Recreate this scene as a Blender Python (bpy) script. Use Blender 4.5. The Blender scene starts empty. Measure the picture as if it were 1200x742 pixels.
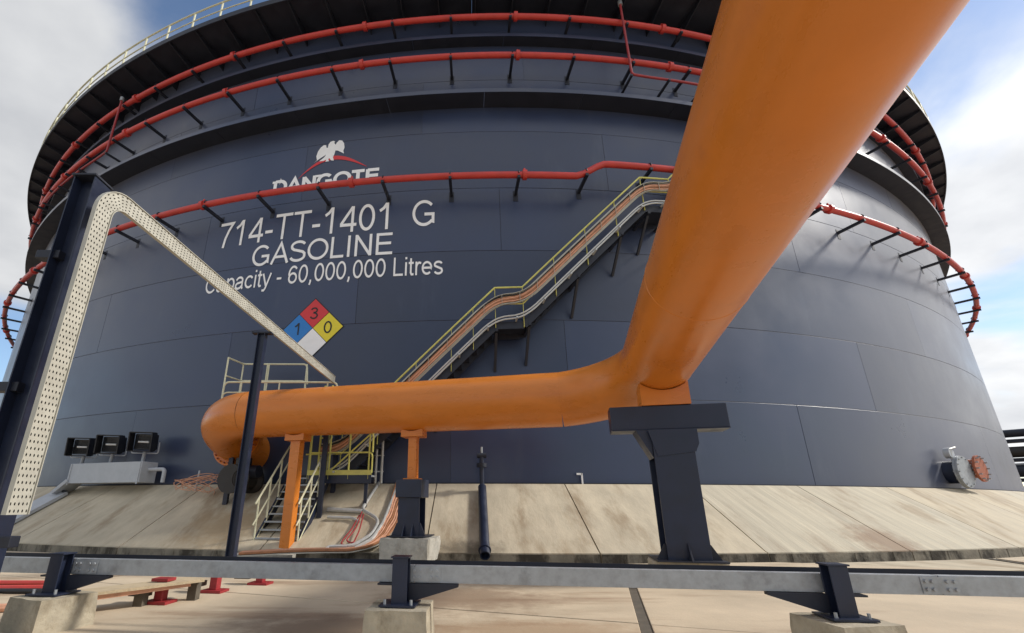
import bpy, math, random
from mathutils import Vector, Matrix
random.seed(7)
sc = bpy.context.scene
COL = sc.collection
rad = math.radians

# ------------------------------------------------------------------ camera
G = 1.08                                   # eye height above the paved ground
PW = 1200.0                                # photo width the measurements refer to
F, PITCH, ROLL, CX, CY = 525.317, rad(18.15), rad(-0.17), 529.68, 417.65
cp, sp, cr, sr = math.cos(PITCH), math.sin(PITCH), math.cos(ROLL), math.sin(ROLL)
fwd = Vector((0, cp, sp)); upv = Vector((0, -sp, cp)); xr = Vector((1, 0, 0))
right = cr * xr - sr * upv; up = sr * xr + cr * upv
cam_d = bpy.data.cameras.new('camera'); cam = bpy.data.objects.new('camera', cam_d); COL.objects.link(cam)
cam_d.sensor_width = 36.0; cam_d.lens = F / PW * 36.0
cam_d.shift_x = (600 - CX) / PW; cam_d.shift_y = (CY - 371) / PW
cam_d.clip_start = 0.05; cam_d.clip_end = 8000
M = Matrix.Identity(4)
for i in range(3):
    M[i][0] = right[i]; M[i][1] = up[i]; M[i][2] = -fwd[i]
M[0][3], M[1][3], M[2][3] = 0, 0, G
cam.matrix_world = M
sc.camera = cam

# ------------------------------------------------------------------ light
SUN_EL, SUN_AZ = rad(38), rad(87)         # azimuth measured from +Y towards +X
sdir = Vector((math.sin(SUN_AZ) * math.cos(SUN_EL), math.cos(SUN_AZ) * math.cos(SUN_EL), math.sin(SUN_EL)))
sun_d = bpy.data.lights.new('sun', 'SUN'); sun = bpy.data.objects.new('sun', sun_d); COL.objects.link(sun)
sun_d.energy = 3.0; sun_d.angle = rad(7); sun_d.color = (1, .95, .87)
sun.rotation_euler = sdir.to_track_quat('Z', 'Y').to_euler()

world = bpy.data.worlds.new('World'); sc.world = world; world.use_nodes = True
def build_world():
    nt = world.node_tree; N = nt.nodes; L = nt.links; N.clear()
    out = N.new('ShaderNodeOutputWorld'); bg = N.new('ShaderNodeBackground')
    sky = N.new('ShaderNodeTexSky'); sky.sky_type = 'NISHITA'; sky.sun_disc = False
    sky.sun_elevation = SUN_EL; sky.sun_rotation = SUN_AZ
    sky.air_density = 1.0; sky.dust_density = 0.4; sky.ozone_density = 2.0
    tc = N.new('ShaderNodeTexCoord')
    sep = N.new('ShaderNodeSeparateXYZ'); L.new(tc.outputs['Generated'], sep.inputs[0])
    # clouds lie on a flat layer overhead: direction divided by its height
    zc = N.new('ShaderNodeMath'); zc.operation = 'MAXIMUM'; zc.inputs[1].default_value = 0.0; L.new(sep.outputs['Z'], zc.inputs[0])
    za = N.new('ShaderNodeMath'); za.operation = 'ADD'; za.inputs[1].default_value = 0.32; L.new(zc.outputs[0], za.inputs[0])
    dv = N.new('ShaderNodeVectorMath'); dv.operation = 'DIVIDE'; L.new(tc.outputs['Generated'], dv.inputs[0])
    cb = N.new('ShaderNodeCombineXYZ')
    for k in range(3): L.new(za.outputs[0], cb.inputs[k])
    L.new(cb.outputs[0], dv.inputs[1])
    mp = N.new('ShaderNodeMapping'); mp.inputs['Location'].default_value = CLOUD_OFF; L.new(dv.outputs[0], mp.inputs['Vector'])
    n1 = N.new('ShaderNodeTexNoise'); n1.inputs['Scale'].default_value = 1.0; n1.inputs['Detail'].default_value = 9; n1.inputs['Roughness'].default_value = .5
    n1.inputs['Distortion'].default_value = .25
    L.new(mp.outputs[0], n1.inputs['Vector'])
    r1 = N.new('ShaderNodeMapRange'); r1.interpolation_type = 'SMOOTHSTEP'
    r1.inputs['From Min'].default_value = .42; r1.inputs['From Max'].default_value = .53
    L.new(n1.outputs['Fac'], r1.inputs['Value'])
    n2 = N.new('ShaderNodeTexNoise'); n2.inputs['Scale'].default_value = 2.3; n2.inputs['Detail'].default_value = 6; n2.inputs['Roughness'].default_value = .5
    L.new(mp.outputs[0], n2.inputs['Vector'])
    cr_ = N.new('ShaderNodeValToRGB'); e = cr_.color_ramp.elements
    e[0].position = .34; e[0].color = (3.3, 3.4, 3.6, 1)
    e[1].position = .60; e[1].color = (5.1, 5.15, 5.2, 1)
    L.new(n2.outputs['Fac'], cr_.inputs[0])
    dt = N.new('ShaderNodeVectorMath'); dt.operation = 'DOT_PRODUCT'; L.new(tc.outputs['Generated'], dt.inputs[0]); dt.inputs[1].default_value = sdir
    gw = N.new('ShaderNodeMapRange'); gw.interpolation_type = 'SMOOTHSTEP'; gw.inputs['From Min'].default_value = .2; gw.inputs['From Max'].default_value = 1
    gw.inputs['To Min'].default_value = 1.0; gw.inputs['To Max'].default_value = 1.35; L.new(dt.outputs['Value'], gw.inputs['Value'])
    cl = N.new('ShaderNodeVectorMath'); cl.operation = 'SCALE'; L.new(cr_.outputs[0], cl.inputs[0]); L.new(gw.outputs[0], cl.inputs['Scale'])
    mx = N.new('ShaderNodeMix'); mx.data_type = 'RGBA'
    L.new(r1.outputs[0], mx.inputs['Factor']); L.new(sky.outputs[0], mx.inputs['A']); L.new(cl.outputs[0], mx.inputs['B'])
    L.new(mx.outputs['Result'], bg.inputs['Color'])
    bg.inputs['Strength'].default_value = 0.135
    L.new(bg.outputs[0], out.inputs['Surface'])
CLOUD_OFF = (9.41, 10.37, -17.47)
build_world()
sc.view_settings.view_transform = 'Standard'; sc.view_settings.look = 'None'
sc.view_settings.exposure = 0.3; sc.view_settings.gamma = 1.0; sc.view_settings.use_curve_mapping = False

# ------------------------------------------------------------------ measuring helpers (eye frame: eye at 0,0,0)
R = 37.0
C = Vector((2.0799, 49.4179)); ZB = 0.492
def ray(x, y):
    u = (x - CX) / F; v = (CY - y) / F
    X = u * cr + v * sr; w = -u * sr + v * cr
    return Vector((X, cp - w * sp, sp + w * cp))
def onz(x, y, z): d = ray(x, y); return d * (z / d.z)
def ony(x, y, Y): d = ray(x, y); return d * (Y / d.y)
def ondist(x, y, D): d = ray(x, y); return d * (D / math.hypot(d.x, d.y))
def oncyl(x, y, r):
    d = ray(x, y); a = d.x ** 2 + d.y ** 2; b = -2 * (d.x * C.x + d.y * C.y); c = C.length_squared - r * r
    return d * ((-b - math.sqrt(max(0, b * b - 4 * a * c))) / (2 * a))
def apron_z(x, y):
    r = math.hypot(x - C.x, y - C.y) - R
    if r < .12: return ZB
    return ZB + (r - .12) / (2.47 - .12) * (-.965 - ZB)
def onapron(x, y, off=0.0):
    d = ray(x, y); t0, t1 = 5.0, 30.0
    def f(t): P = d * t; return P.z - apron_z(P.x, P.y) - off
    t = 6.0
    while f(t) > 0 and t < 30: t += .05
    lo, hi = t - .05, t
    for _ in range(25):
        m = (lo + hi) / 2
        if f(m) > 0: lo = m
        else: hi = m
    return d * lo
def pol(r, th, z): a = rad(th); return Vector((C.x + r * math.sin(a), C.y - r * math.cos(a), z))
def th_of(P): return math.degrees(math.atan2(P.x - C.x, -(P.y - C.y)))

# ------------------------------------------------------------------ materials
MATS = {}
def mat(name, col, rough=.5, metal=0, var=.15, vscale=3.0, bump=0.0, bscale=20.0, coat=0, stain=None, streak=0.0, spec=.5,
        rvar=.1, wave=0.0, stretch=None, plate=0.0, sheen=0.0, spots=(), local=None):
    if name in MATS: return MATS[name]
    m = bpy.data.materials.new(name); m.use_nodes = True; nt = m.node_tree; N = nt.nodes; L = nt.links
    b = N['Principled BSDF']; b.inputs['Metallic'].default_value = metal; b.inputs['Specular IOR Level'].default_value = spec
    if sheen: b.inputs['Sheen Weight'].default_value = sheen; b.inputs['Sheen Roughness'].default_value = .45
    if coat: b.inputs['Coat Weight'].default_value = coat; b.inputs['Coat Roughness'].default_value = .12
    geo = N.new('ShaderNodeNewGeometry'); src = geo.outputs['Position']
    if local:                                     # streaks that run down each piece in its own axes
        tl_ = N.new('ShaderNodeTexCoord'); ml_ = N.new('ShaderNodeMapping'); ml_.inputs['Scale'].default_value = local; L.new(tl_.outputs['Object'], ml_.inputs[0]); src = ml_.outputs[0]
    if stretch:
        mp = N.new('ShaderNodeMapping'); mp.inputs['Scale'].default_value = stretch; L.new(src, mp.inputs[0]); src = mp.outputs[0]
    n = N.new('ShaderNodeTexNoise'); n.inputs['Scale'].default_value = vscale; n.inputs['Detail'].default_value = 6; n.inputs['Roughness'].default_value = .6
    L.new(src, n.inputs['Vector'])
    mr = N.new('ShaderNodeMapRange'); mr.inputs['From Min'].default_value = .3; mr.inputs['From Max'].default_value = .7
    mr.inputs['To Min'].default_value = 1 - var; mr.inputs['To Max'].default_value = 1 + var
    L.new(n.outputs['Fac'], mr.inputs['Value'])
    mx = N.new('ShaderNodeMix'); mx.data_type = 'RGBA'; mx.blend_type = 'MULTIPLY'; mx.inputs['Factor'].default_value = 1
    mx.inputs['A'].default_value = (*col, 1)
    cb = N.new('ShaderNodeCombineColor')
    for k in range(3): L.new(mr.outputs[0], cb.inputs[k])
    L.new(cb.outputs[0], mx.inputs['B'])
    colout = mx.outputs['Result']
    if plate:                                     # each plate weathers a little differently
        oi = N.new('ShaderNodeObjectInfo'); mp_ = N.new('ShaderNodeMapRange'); mp_.inputs['To Min'].default_value = 1 - plate; mp_.inputs['To Max'].default_value = 1 + plate
        L.new(oi.outputs['Random'], mp_.inputs['Value']); cb_ = N.new('ShaderNodeCombineColor')
        for k in range(3): L.new(mp_.outputs[0], cb_.inputs[k])
        mq = N.new('ShaderNodeMix'); mq.data_type = 'RGBA'; mq.blend_type = 'MULTIPLY'; mq.inputs['Factor'].default_value = 1
        L.new(colout, mq.inputs['A']); L.new(cb_.outputs[0], mq.inputs['B']); colout = mq.outputs['Result']
    if stain:
        scol, sscale, lo, hi, sst = stain
        mp2 = N.new('ShaderNodeMapping'); mp2.inputs['Scale'].default_value = sst; L.new(geo.outputs['Position'], mp2.inputs[0])
        n2 = N.new('ShaderNodeTexNoise'); n2.inputs['Scale'].default_value = sscale; n2.inputs['Detail'].default_value = 7; n2.inputs['Roughness'].default_value = .65
        L.new(mp2.outputs[0], n2.inputs['Vector'])
        m2 = N.new('ShaderNodeMapRange'); m2.interpolation_type = 'SMOOTHSTEP'; m2.inputs['From Min'].default_value = lo; m2.inputs['From Max'].default_value = hi
        L.new(n2.outputs['Fac'], m2.inputs['Value'])
        mx2 = N.new('ShaderNodeMix'); mx2.data_type = 'RGBA'; L.new(m2.outputs[0], mx2.inputs['Factor'])
        L.new(colout, mx2.inputs['A']); mx2.inputs['B'].default_value = (*scol, 1); colout = mx2.outputs['Result']
    for (pos, scl, scol, amt) in spots:            # single stains and darker patches lying at one place on the surface
        v1 = N.new('ShaderNodeVectorMath'); v1.operation = 'SUBTRACT'; L.new(geo.outputs['Position'], v1.inputs[0]); v1.inputs[1].default_value = pos
        v2 = N.new('ShaderNodeMapping'); v2.vector_type = 'POINT'; v2.inputs['Scale'].default_value = scl; L.new(v1.outputs[0], v2.inputs[0])
        nd = N.new('ShaderNodeTexNoise'); nd.inputs['Scale'].default_value = 3.2; nd.inputs['Detail'].default_value = 9; nd.inputs['Roughness'].default_value = .68; L.new(geo.outputs['Position'], nd.inputs['Vector'])
        le = N.new('ShaderNodeVectorMath'); le.operation = 'LENGTH'; L.new(v2.outputs[0], le.inputs[0])
        ad = N.new('ShaderNodeMath'); ad.operation = 'MULTIPLY_ADD'; L.new(nd.outputs['Fac'], ad.inputs[0]); ad.inputs[1].default_value = 1.5; L.new(le.outputs['Value'], ad.inputs[2])
        ms = N.new('ShaderNodeMapRange'); ms.interpolation_type = 'SMOOTHSTEP'; ms.inputs['From Min'].default_value = 1.85; ms.inputs['From Max'].default_value = 1.0
        ms.inputs['To Min'].default_value = 0; ms.inputs['To Max'].default_value = amt; L.new(ad.outputs[0], ms.inputs['Value'])
        mz = N.new('ShaderNodeMix'); mz.data_type = 'RGBA'; L.new(ms.outputs[0], mz.inputs['Factor']); L.new(colout, mz.inputs['A']); mz.inputs['B'].default_value = (*scol, 1); colout = mz.outputs['Result']
    L.new(colout, b.inputs['Base Color'])
    rr = N.new('ShaderNodeMapRange'); rr.inputs['From Min'].default_value = .3; rr.inputs['From Max'].default_value = .7
    rr.inputs['To Min'].default_value = max(.03, rough - rvar); rr.inputs['To Max'].default_value = min(1, rough + rvar)
    L.new(n.outputs['Fac'], rr.inputs['Value']); L.new(rr.outputs[0], b.inputs['Roughness'])
    nrm = None
    if wave:
        nw = N.new('ShaderNodeTexNoise'); nw.inputs['Scale'].default_value = .35; nw.inputs['Detail'].default_value = 3
        L.new(geo.outputs['Position'], nw.inputs['Vector'])
        bw = N.new('ShaderNodeBump'); bw.inputs['Strength'].default_value = 1; bw.inputs['Distance'].default_value = wave
        L.new(nw.outputs['Fac'], bw.inputs['Height']); nrm = bw.outputs[0]
    if bump:
        nb = N.new('ShaderNodeTexNoise'); nb.inputs['Scale'].default_value = bscale; nb.inputs['Detail'].default_value = 8; nb.inputs['Roughness'].default_value = .6
        L.new(src, nb.inputs['Vector'])
        bp = N.new('ShaderNodeBump'); bp.inputs['Strength'].default_value = 1; bp.inputs['Distance'].default_value = bump
        L.new(nb.outputs['Fac'], bp.inputs['Height'])
        if nrm: L.new(nrm, bp.inputs['Normal'])
        nrm = bp.outputs[0]
    if nrm: L.new(nrm, b.inputs['Normal'])
    MATS[name] = m; return m

SHELL = mat('navy_shell_paint', (.018, .031, .078), .36, var=.14, vscale=.5, wave=.012, bump=.0006, bscale=30, rvar=.09, spec=.65,
            stain=((.038, .054, .10), .9, .55, .8, (1, 1, .25)), plate=.18, sheen=.3)
NAVY = mat('navy_steel_paint', (.013, .019, .042), .4, var=.2, vscale=4, bump=.0005, bscale=60, rvar=.12)
NAVYD = mat('dark_navy_paint', (.012, .015, .027), .55, var=.25, vscale=2, rvar=.1)
ORANGE = mat('orange_pipe_paint', (.60, .185, .022), .3, var=.08, vscale=1.4, bump=.0012, bscale=9, rvar=.08, stretch=(1, 1, 3.2),
             stain=((.5, .15, .025), 1.6, .55, .85, (1, 1, 1)))
RED = mat('red_pipe_paint', (.52, .045, .035), .42, var=.12, vscale=3, rvar=.1)
DKRED = mat('dark_red_paint', (.30, .025, .03), .5, var=.2, vscale=8)
YELLOW = mat('yellow_rail_paint', (.66, .62, .16), .45, var=.12, vscale=8)
CREAM = mat('cream_rail_paint', (.62, .60, .42), .45, var=.12, vscale=8)
GALV = mat('galvanised_steel', (.36, .38, .40), .5, metal=.45, var=.16, vscale=14, bump=.0004, bscale=60, rvar=.12,
           stain=((.25, .26, .27), 5, .5, .75, (1, 1, 1)))
TRAYM = mat('cream_galvanised_tray', (.46, .445, .38), .5, metal=.15, var=.1, vscale=6, rvar=.1)
LGREY = mat('light_grey_paint', (.42, .44, .47), .5, var=.08, vscale=4)
CONC = mat('apron_concrete', (.50, .43, .315), .85, var=.17, vscale=1.6, bump=.008, bscale=9, rvar=.08, local=(1.5, .6, .8),
           stain=((.31, .235, .15), .8, .47, .72, (1.7, .6, .6)),
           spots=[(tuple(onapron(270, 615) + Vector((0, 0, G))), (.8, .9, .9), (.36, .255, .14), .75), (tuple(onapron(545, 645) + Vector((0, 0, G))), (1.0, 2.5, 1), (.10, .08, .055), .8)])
CONCR = mat('ribbed_apron_concrete', (.49, .435, .33), .85, var=.2, vscale=1.0, bump=.02, bscale=1.3, rvar=.08, local=(5.0, .35, .35),
            stain=((.34, .27, .19), .9, .48, .76, (1.6, .7, .7)),
            spots=[(tuple(onapron(1035, 634) + Vector((0, 0, G))), (1.0, 1.3, 1), (.20, .10, .05), .62), (tuple(onapron(1075, 600) + Vector((0, 0, G))), (2.2, 1.6, 1), (.26, .18, .11), .5)])
LIP = mat('stained_concrete_edge', (.25, .215, .16), .9, var=.3, vscale=3.5, bump=.015, bscale=10,
          stain=((.06, .048, .033), 1.5, .44, .58, (1, 1, .5)))
SLAB = mat('paving_concrete', (.53, .435, .31), .8, var=.15, vscale=.9, bump=.004, bscale=22, rvar=.1,
           stain=((.33, .235, .155), .55, .5, .70, (.5, 2.4, 1)),
           spots=[(tuple(onz(545, 700, -G) + Vector((0, 0, G))), (.75, .95, 1), (.22, .145, .09), .75), (tuple(onz(385, 735, -G) + Vector((0, 0, G))), (.8, 1.6, 1), (.19, .13, .085), .8), (tuple(onz(620, 738, -G) + Vector((0, 0, G))), (.7, 2.2, 1), (.32, .2, .11), .6)])  # spots: darker brown patches on the paving around the middle plinth
PLINTH = mat('plinth_concrete', (.40, .35, .26), .9, var=.22, vscale=6, bump=.012, bscale=18,
             stain=((.22, .18, .12), 3.0, .5, .72, (1, 1, .6)))
PLINTHG = mat('grey_plinth_concrete', (.42, .40, .35), .9, var=.2, vscale=8, bump=.02, bscale=14, stain=((.25, .23, .19), 3.5, .5, .72, (1, 1, .4)))
DIRT = mat('sandy_ground', (.40, .32, .23), .95, var=.2, vscale=.3, bump=.02, bscale=6)
JOINT = mat('joint_filler', (.10, .085, .065), .9, var=.3, vscale=10)
BLACK = mat('black_plastic', (.012, .012, .014), .5, var=.2, vscale=9)
GLASS = mat('lamp_glass', (.09, .11, .14), .08, var=.05, spec=.8, rvar=.02)
COPPER = mat('copper_brown_cable', (.36, .16, .075), .5, var=.2, vscale=9)
SALMON = mat('salmon_cable_sheath', (.62, .32, .20), .6, var=.2, vscale=7)
WHITE = mat('white_lettering', (.88, .88, .88), .5, var=.05)
CONDUIT = mat('silver_conduit', (.52, .52, .50), .42, metal=.35, var=.1, vscale=9)
BLUEP = mat('blue_sign_paint', (.02, .19, .55), .45, var=.05)
REDP = mat('red_sign_paint', (.62, .035, .04), .45, var=.05)
YELP = mat('yellow_sign_paint', (.75, .62, .03), .45, var=.05)
INK = mat('black_sign_ink', (.01, .01, .01), .5, var=.05)
RUST = mat('rust_brown_primer', (.34, .10, .05), .65, var=.3, vscale=12)
VALVE = mat('dark_brown_valve_paint', (.022, .018, .016), .55, var=.3, vscale=6)
WOOD = mat('tan_board', (.50, .40, .26), .8, var=.2, vscale=8, stretch=(1, 6, 6))
DGREEN = mat('dark_foliage', (.03, .045, .025), .8, var=.4, vscale=2)

# ------------------------------------------------------------------ mesh builder
class MB:
    def __init__(s): s.v = []; s.f = []
    def add(s, vs, fs):
        o = len(s.v); s.v += [tuple(p) for p in vs]; s.f += [tuple(i + o for i in q) for q in fs]; return s
    def box(s, c, size, ax=None):
        c = Vector(c); ex, ey, ez = ax if ax else (Vector((1, 0, 0)), Vector((0, 1, 0)), Vector((0, 0, 1)))
        a, b, d = [k / 2 for k in size]
        vs = [c + ex * (a * i) + ey * (b * j) + ez * (d * k) for k in (-1, 1) for j in (-1, 1) for i in (-1, 1)]
        return s.add(vs, [(0, 2, 3, 1), (4, 5, 7, 6), (0, 1, 5, 4), (2, 6, 7, 3), (0, 4, 6, 2), (1, 3, 7, 5)])
    def bar(s, p0, p1, w, h, upd=(0, 0, 1)):
        p0 = Vector(p0); p1 = Vector(p1); ex = (p1 - p0); l = ex.length; ex.normalize(); u = Vector(upd)
        ey = u.cross(ex)
        if ey.length < 1e-4: ey = Vector((0, 1, 0)).cross(ex)
        ey.normalize(); ez = ex.cross(ey)
        return s.box((p0 + p1) / 2, (l, w, h), (ex, ey, ez))
    def tube(s, path, r, n=10, caps=True):
        path = [Vector(p) for p in path]; m = len(path); T = []
        for i in range(m):
            a = path[min(i + 1, m - 1)] - path[max(i - 1, 0)]; T.append(a.normalized())
        u = T[0].orthogonal().normalized(); vs = []
        for i in range(m):
            if i:
                ax = T[i - 1].cross(T[i])
                if ax.length > 1e-7: u = Matrix.Rotation(T[i - 1].angle(T[i]), 3, ax.normalized()) @ u
                u = (u - T[i] * u.dot(T[i])).normalized()
            w = T[i].cross(u); rr = r[i] if isinstance(r, (list, tuple)) else r
            for k in range(n):
                a = 2 * math.pi * k / n; vs.append(path[i] + (u * math.cos(a) + w * math.sin(a)) * rr)
        fs = [(i * n + k, i * n + (k + 1) % n, (i + 1) * n + (k + 1) % n, (i + 1) * n + k) for i in range(m - 1) for k in range(n)]
        if caps: fs += [tuple(range(n - 1, -1, -1)), tuple((m - 1) * n + k for k in range(n))]
        return s.add(vs, fs)
    def ringpipe(s, p0, p1, ro, ri, n=24):           # open-ended tube with wall
        p0 = Vector(p0); p1 = Vector(p1); t = (p1 - p0).normalized(); u = t.orthogonal().normalized(); w = t.cross(u); vs = []
        for P, q in ((p0, ro), (p1, ro), (p1, ri), (p0, ri)):
            for k in range(n):
                a = 2 * math.pi * k / n; vs.append(P + (u * math.cos(a) + w * math.sin(a)) * q)
        fs = [(j * n + k, j * n + (k + 1) % n, ((j + 1) % 4) * n + (k + 1) % n, ((j + 1) % 4) * n + k) for j in range(4) for k in range(n)]
        return s.add(vs, fs)
    def arc(s, prof, t0, t1, n):                     # closed (r,z) profile swept about the local z axis
        m = len(prof); vs = []
        for i in range(n + 1):
            a = rad(t0 + (t1 - t0) * i / n); sa, ca = math.sin(a), math.cos(a)
            vs += [(r * sa, -r * ca, z) for r, z in prof]
        fs = [(i * m + k, (i + 1) * m + k, (i + 1) * m + (k + 1) % m, i * m + (k + 1) % m) for i in range(n) for k in range(m)]
        if abs(t1 - t0) < 359.9: fs += [tuple(range(m)), tuple(n * m + k for k in range(m - 1, -1, -1))]
        return s.add(vs, fs)
    def prism(s, poly, h0, h1, ax):                  # polygon in plane (ex,ey) about origin o, extruded on ez
        o, ex, ey, ez = ax; n = len(poly)
        vs = [o + ex * x + ey * y + ez * h for h in (h0, h1) for x, y in poly]
        fs = [tuple(range(n - 1, -1, -1)), tuple(n + k for k in range(n))] + [(k, (k + 1) % n, n + (k + 1) % n, n + k) for k in range(n)]
        return s.add(vs, fs)
    def mesh(s, name, m, smooth=False, lift=True, sharp=38):
        me = bpy.data.meshes.new(name); g = G if lift else 0
        me.from_pydata([(x, y, z + g) for x, y, z in s.v], [], s.f); me.update()
        import bmesh
        b = bmesh.new(); b.from_mesh(me); bmesh.ops.recalc_face_normals(b, faces=b.faces); b.to_mesh(me); b.free()
        if smooth:
            for p in me.polygons: p.use_smooth = True
            me.set_sharp_from_angle(angle=rad(sharp))
        me.materials.append(m); return me
    def build(s, name, m, parent=None, smooth=False, bevel=0):
        return obj(name, s.mesh(name, m, smooth), parent, bevel)
def obj(name, me, parent=None, bevel=0, base=None):
    o = bpy.data.objects.new(name, me); COL.objects.link(o)
    if parent:
        o.parent = parent
        off = parent.location if parent.type == 'EMPTY' else Vector((0, 0, 0))
        o.matrix_parent_inverse = Matrix.Translation(-off)
    if bevel:
        bm_ = o.modifiers.new('bevel', 'BEVEL'); bm_.width = bevel; bm_.segments = 2; bm_.limit_method = 'ANGLE'
    return o
def tag(o, label, cat, group=None):
    o['label'] = label; o['category'] = cat
    if group: o['group'] = group
    return o
def thing(name, label, cat, loc, group=None):
    o = bpy.data.objects.new(name, None); COL.objects.link(o); o.location = (loc[0], loc[1], loc[2] + G); o.empty_display_size = .2
    return tag(o, label, cat, group)
def struct(o): o['kind'] = 'structure'; return o
def copy_turn(me, name, parent, th, z=0.0):          # share a mesh built about the tank axis, turned by th
    o = bpy.data.objects.new(name, me); COL.objects.link(o); o.parent = parent
    o.matrix_parent_inverse = Matrix.Translation(-parent.location)
    o.location = (C.x, C.y, z); o.rotation_euler = (0, 0, rad(th)); return o
def round_path(pts, r=.1, n=6):
    pts = [Vector(p) for p in pts]; out = [pts[0]]
    for i in range(1, len(pts) - 1):
        a, b, c = pts[i - 1], pts[i], pts[i + 1]; d0 = (a - b); d1 = (c - b)
        k = min(r, d0.length * .45, d1.length * .45); p = b + d0.normalized() * k; q = b + d1.normalized() * k
        for j in range(n + 1):
            t = j / n; out.append(p * (1 - t) ** 2 + b * 2 * t * (1 - t) + q * t * t)
    out.append(pts[-1]); return out

# ------------------------------------------------------------------ ground
GZ = -G
g = MB(); g.add([(-900, -500, GZ - .14), (900, -500, GZ - .14), (900, 1500, GZ - .14), (-900, 1500, GZ - .14)], [(0, 1, 2, 3)])
ground = struct(g.build('ground', DIRT))
pave = bpy.data.objects.new('pavement', None); COL.objects.link(pave); struct(pave)
JA = rad(18); e1g = Vector((math.cos(JA), -math.sin(JA))); e2g = Vector((math.sin(JA), math.cos(JA)))
J0 = Vector((2.08, 5.58))                            # point on the wide joint
def clip(poly, n, d):
    out = []
    for i in range(len(poly)):
        a, b = poly[i], poly[(i + 1) % len(poly)]; da, db = a.dot(n) - d, b.dot(n) - d
        if da >= 0: out.append(a)
        if (da >= 0) != (db >= 0): out.append(a + (b - a) * (da / (da - db)))
    return out
SW, SL = 7.5, 6.0
for i in range(-5, 5):
    for j in range(-3, 4):
        gx = .055; x0, x1 = i * SW + gx, (i + 1) * SW - gx; y0, y1 = j * SL - .8 + .008, (j + 1) * SL - .8 - .008
        poly = [J0 + e1g * x + e2g * y for x, y in ((x0, y0), (x1, y0), (x1, y1), (x0, y1))]
        c = sum(poly, Vector((0, 0))) / 4
        n = (c - C).normalized(); nearest = C + n * (R + 3.02)
        poly = clip(poly, n, nearest.dot(n))
        if len(poly) < 3 or (c - C).length < R + 1: continue
        ax = (Vector((0, 0, 0)), Vector((1, 0, 0)), Vector((0, 1, 0)), Vector((0, 0, 1)))
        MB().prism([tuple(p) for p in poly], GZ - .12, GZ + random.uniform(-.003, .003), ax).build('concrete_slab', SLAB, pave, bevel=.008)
for i in range(-5, 6):
    a = J0 + e1g * (i * SW) + e2g * (-18.9); b = J0 + e1g * (i * SW) + e2g * 22
    # stop the filler strip at the gutter
    for k in range(200):
        q = a + (b - a) * (k / 200)
        if (q - C).length < R + 3.1: b = q; break
    if (b - a).length > 1:
        MB().bar((a.x, a.y, GZ - .05), (b.x, b.y, GZ - .05), .10, .07).build('joint_strip', JOINT, pave)

# ------------------------------------------------------------------ concrete apron round the tank
apron = bpy.data.objects.new('tank_apron', None); COL.objects.link(apron); struct(apron); apron.location = (C.x, C.y, 0)
STEP = 5.22
def apron_mesh(seed):
    rnd = random.Random(seed); m = MB(); h = STEP / 2 - .022
    prof = [(R - .4, ZB - .25), (R - .4, ZB), (R + .12, ZB), (R + 2.42, -.945), (R + 2.47, -.965), (R + 2.49, -1.26), (R + 2.1, -1.26), (R + 1.9, -.95)]
    m.arc(prof, -h, h, 10); return m
am_plain = apron_mesh(1).mesh('concrete_panel', CONC, lift=True)
am_rib = apron_mesh(2)
am_rib = am_rib.mesh('concrete_panel', CONCR)
lip_m = MB()
for k in range(7):
    t0 = -STEP / 2 + .03 + (STEP - .06) * k / 7; t1 = t0 + (STEP - .06) / 7
    d = .012 + .02 * ((k * 37) % 5) / 5
    lip_m.arc([(R + 2.46, -.99), (R + 2.485 + d, -.985), (R + 2.49 + d, -1.26), (R + 2.4, -1.26)], t0, t1, 2)
lip_me = lip_m.mesh('panel_edge', LIP)
back_m = MB().arc([(R - .5, ZB - .3), (R - .1, ZB - .012), (R + .1, ZB - .02), (R + 2.40, -.975), (R + 2.42, -1.3), (R - .5, -1.3)], -100, 100, 90).mesh('joint_backing', JOINT)
copy_turn(back_m, 'joint_backing', apron, 0)
for k in range(-13, 14):
    th = 1.4 + STEP * (k + .5)
    if abs(th) > 70: continue
    p = copy_turn(am_rib if k in (1, 2, 5) else am_plain, 'concrete_panel', apron, th)
    e = copy_turn(lip_me, 'panel_edge', apron, th)
gut = MB().arc([(R + 2.2, -1.27), (R + 2.2, -1.215), (R + 3.0, -1.215), (R + 3.0, -1.27)], -100, 100, 120).mesh('gutter', LIP)
gu = bpy.data.objects.new('gutter', gut); COL.objects.link(gu); gu.location = (C.x, C.y, 0); struct(gu)
cur = MB().arc([(R + 2.98, -1.27), (R + 2.98, GZ - .03), (R + 4.4, GZ - .03), (R + 4.4, -1.27)], -100, 100, 120).mesh('gutter_kerb', CONC)
cu = bpy.data.objects.new('gutter_kerb', cur); COL.objects.link(cu); cu.location = (C.x, C.y, 0); struct(cu)

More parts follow.
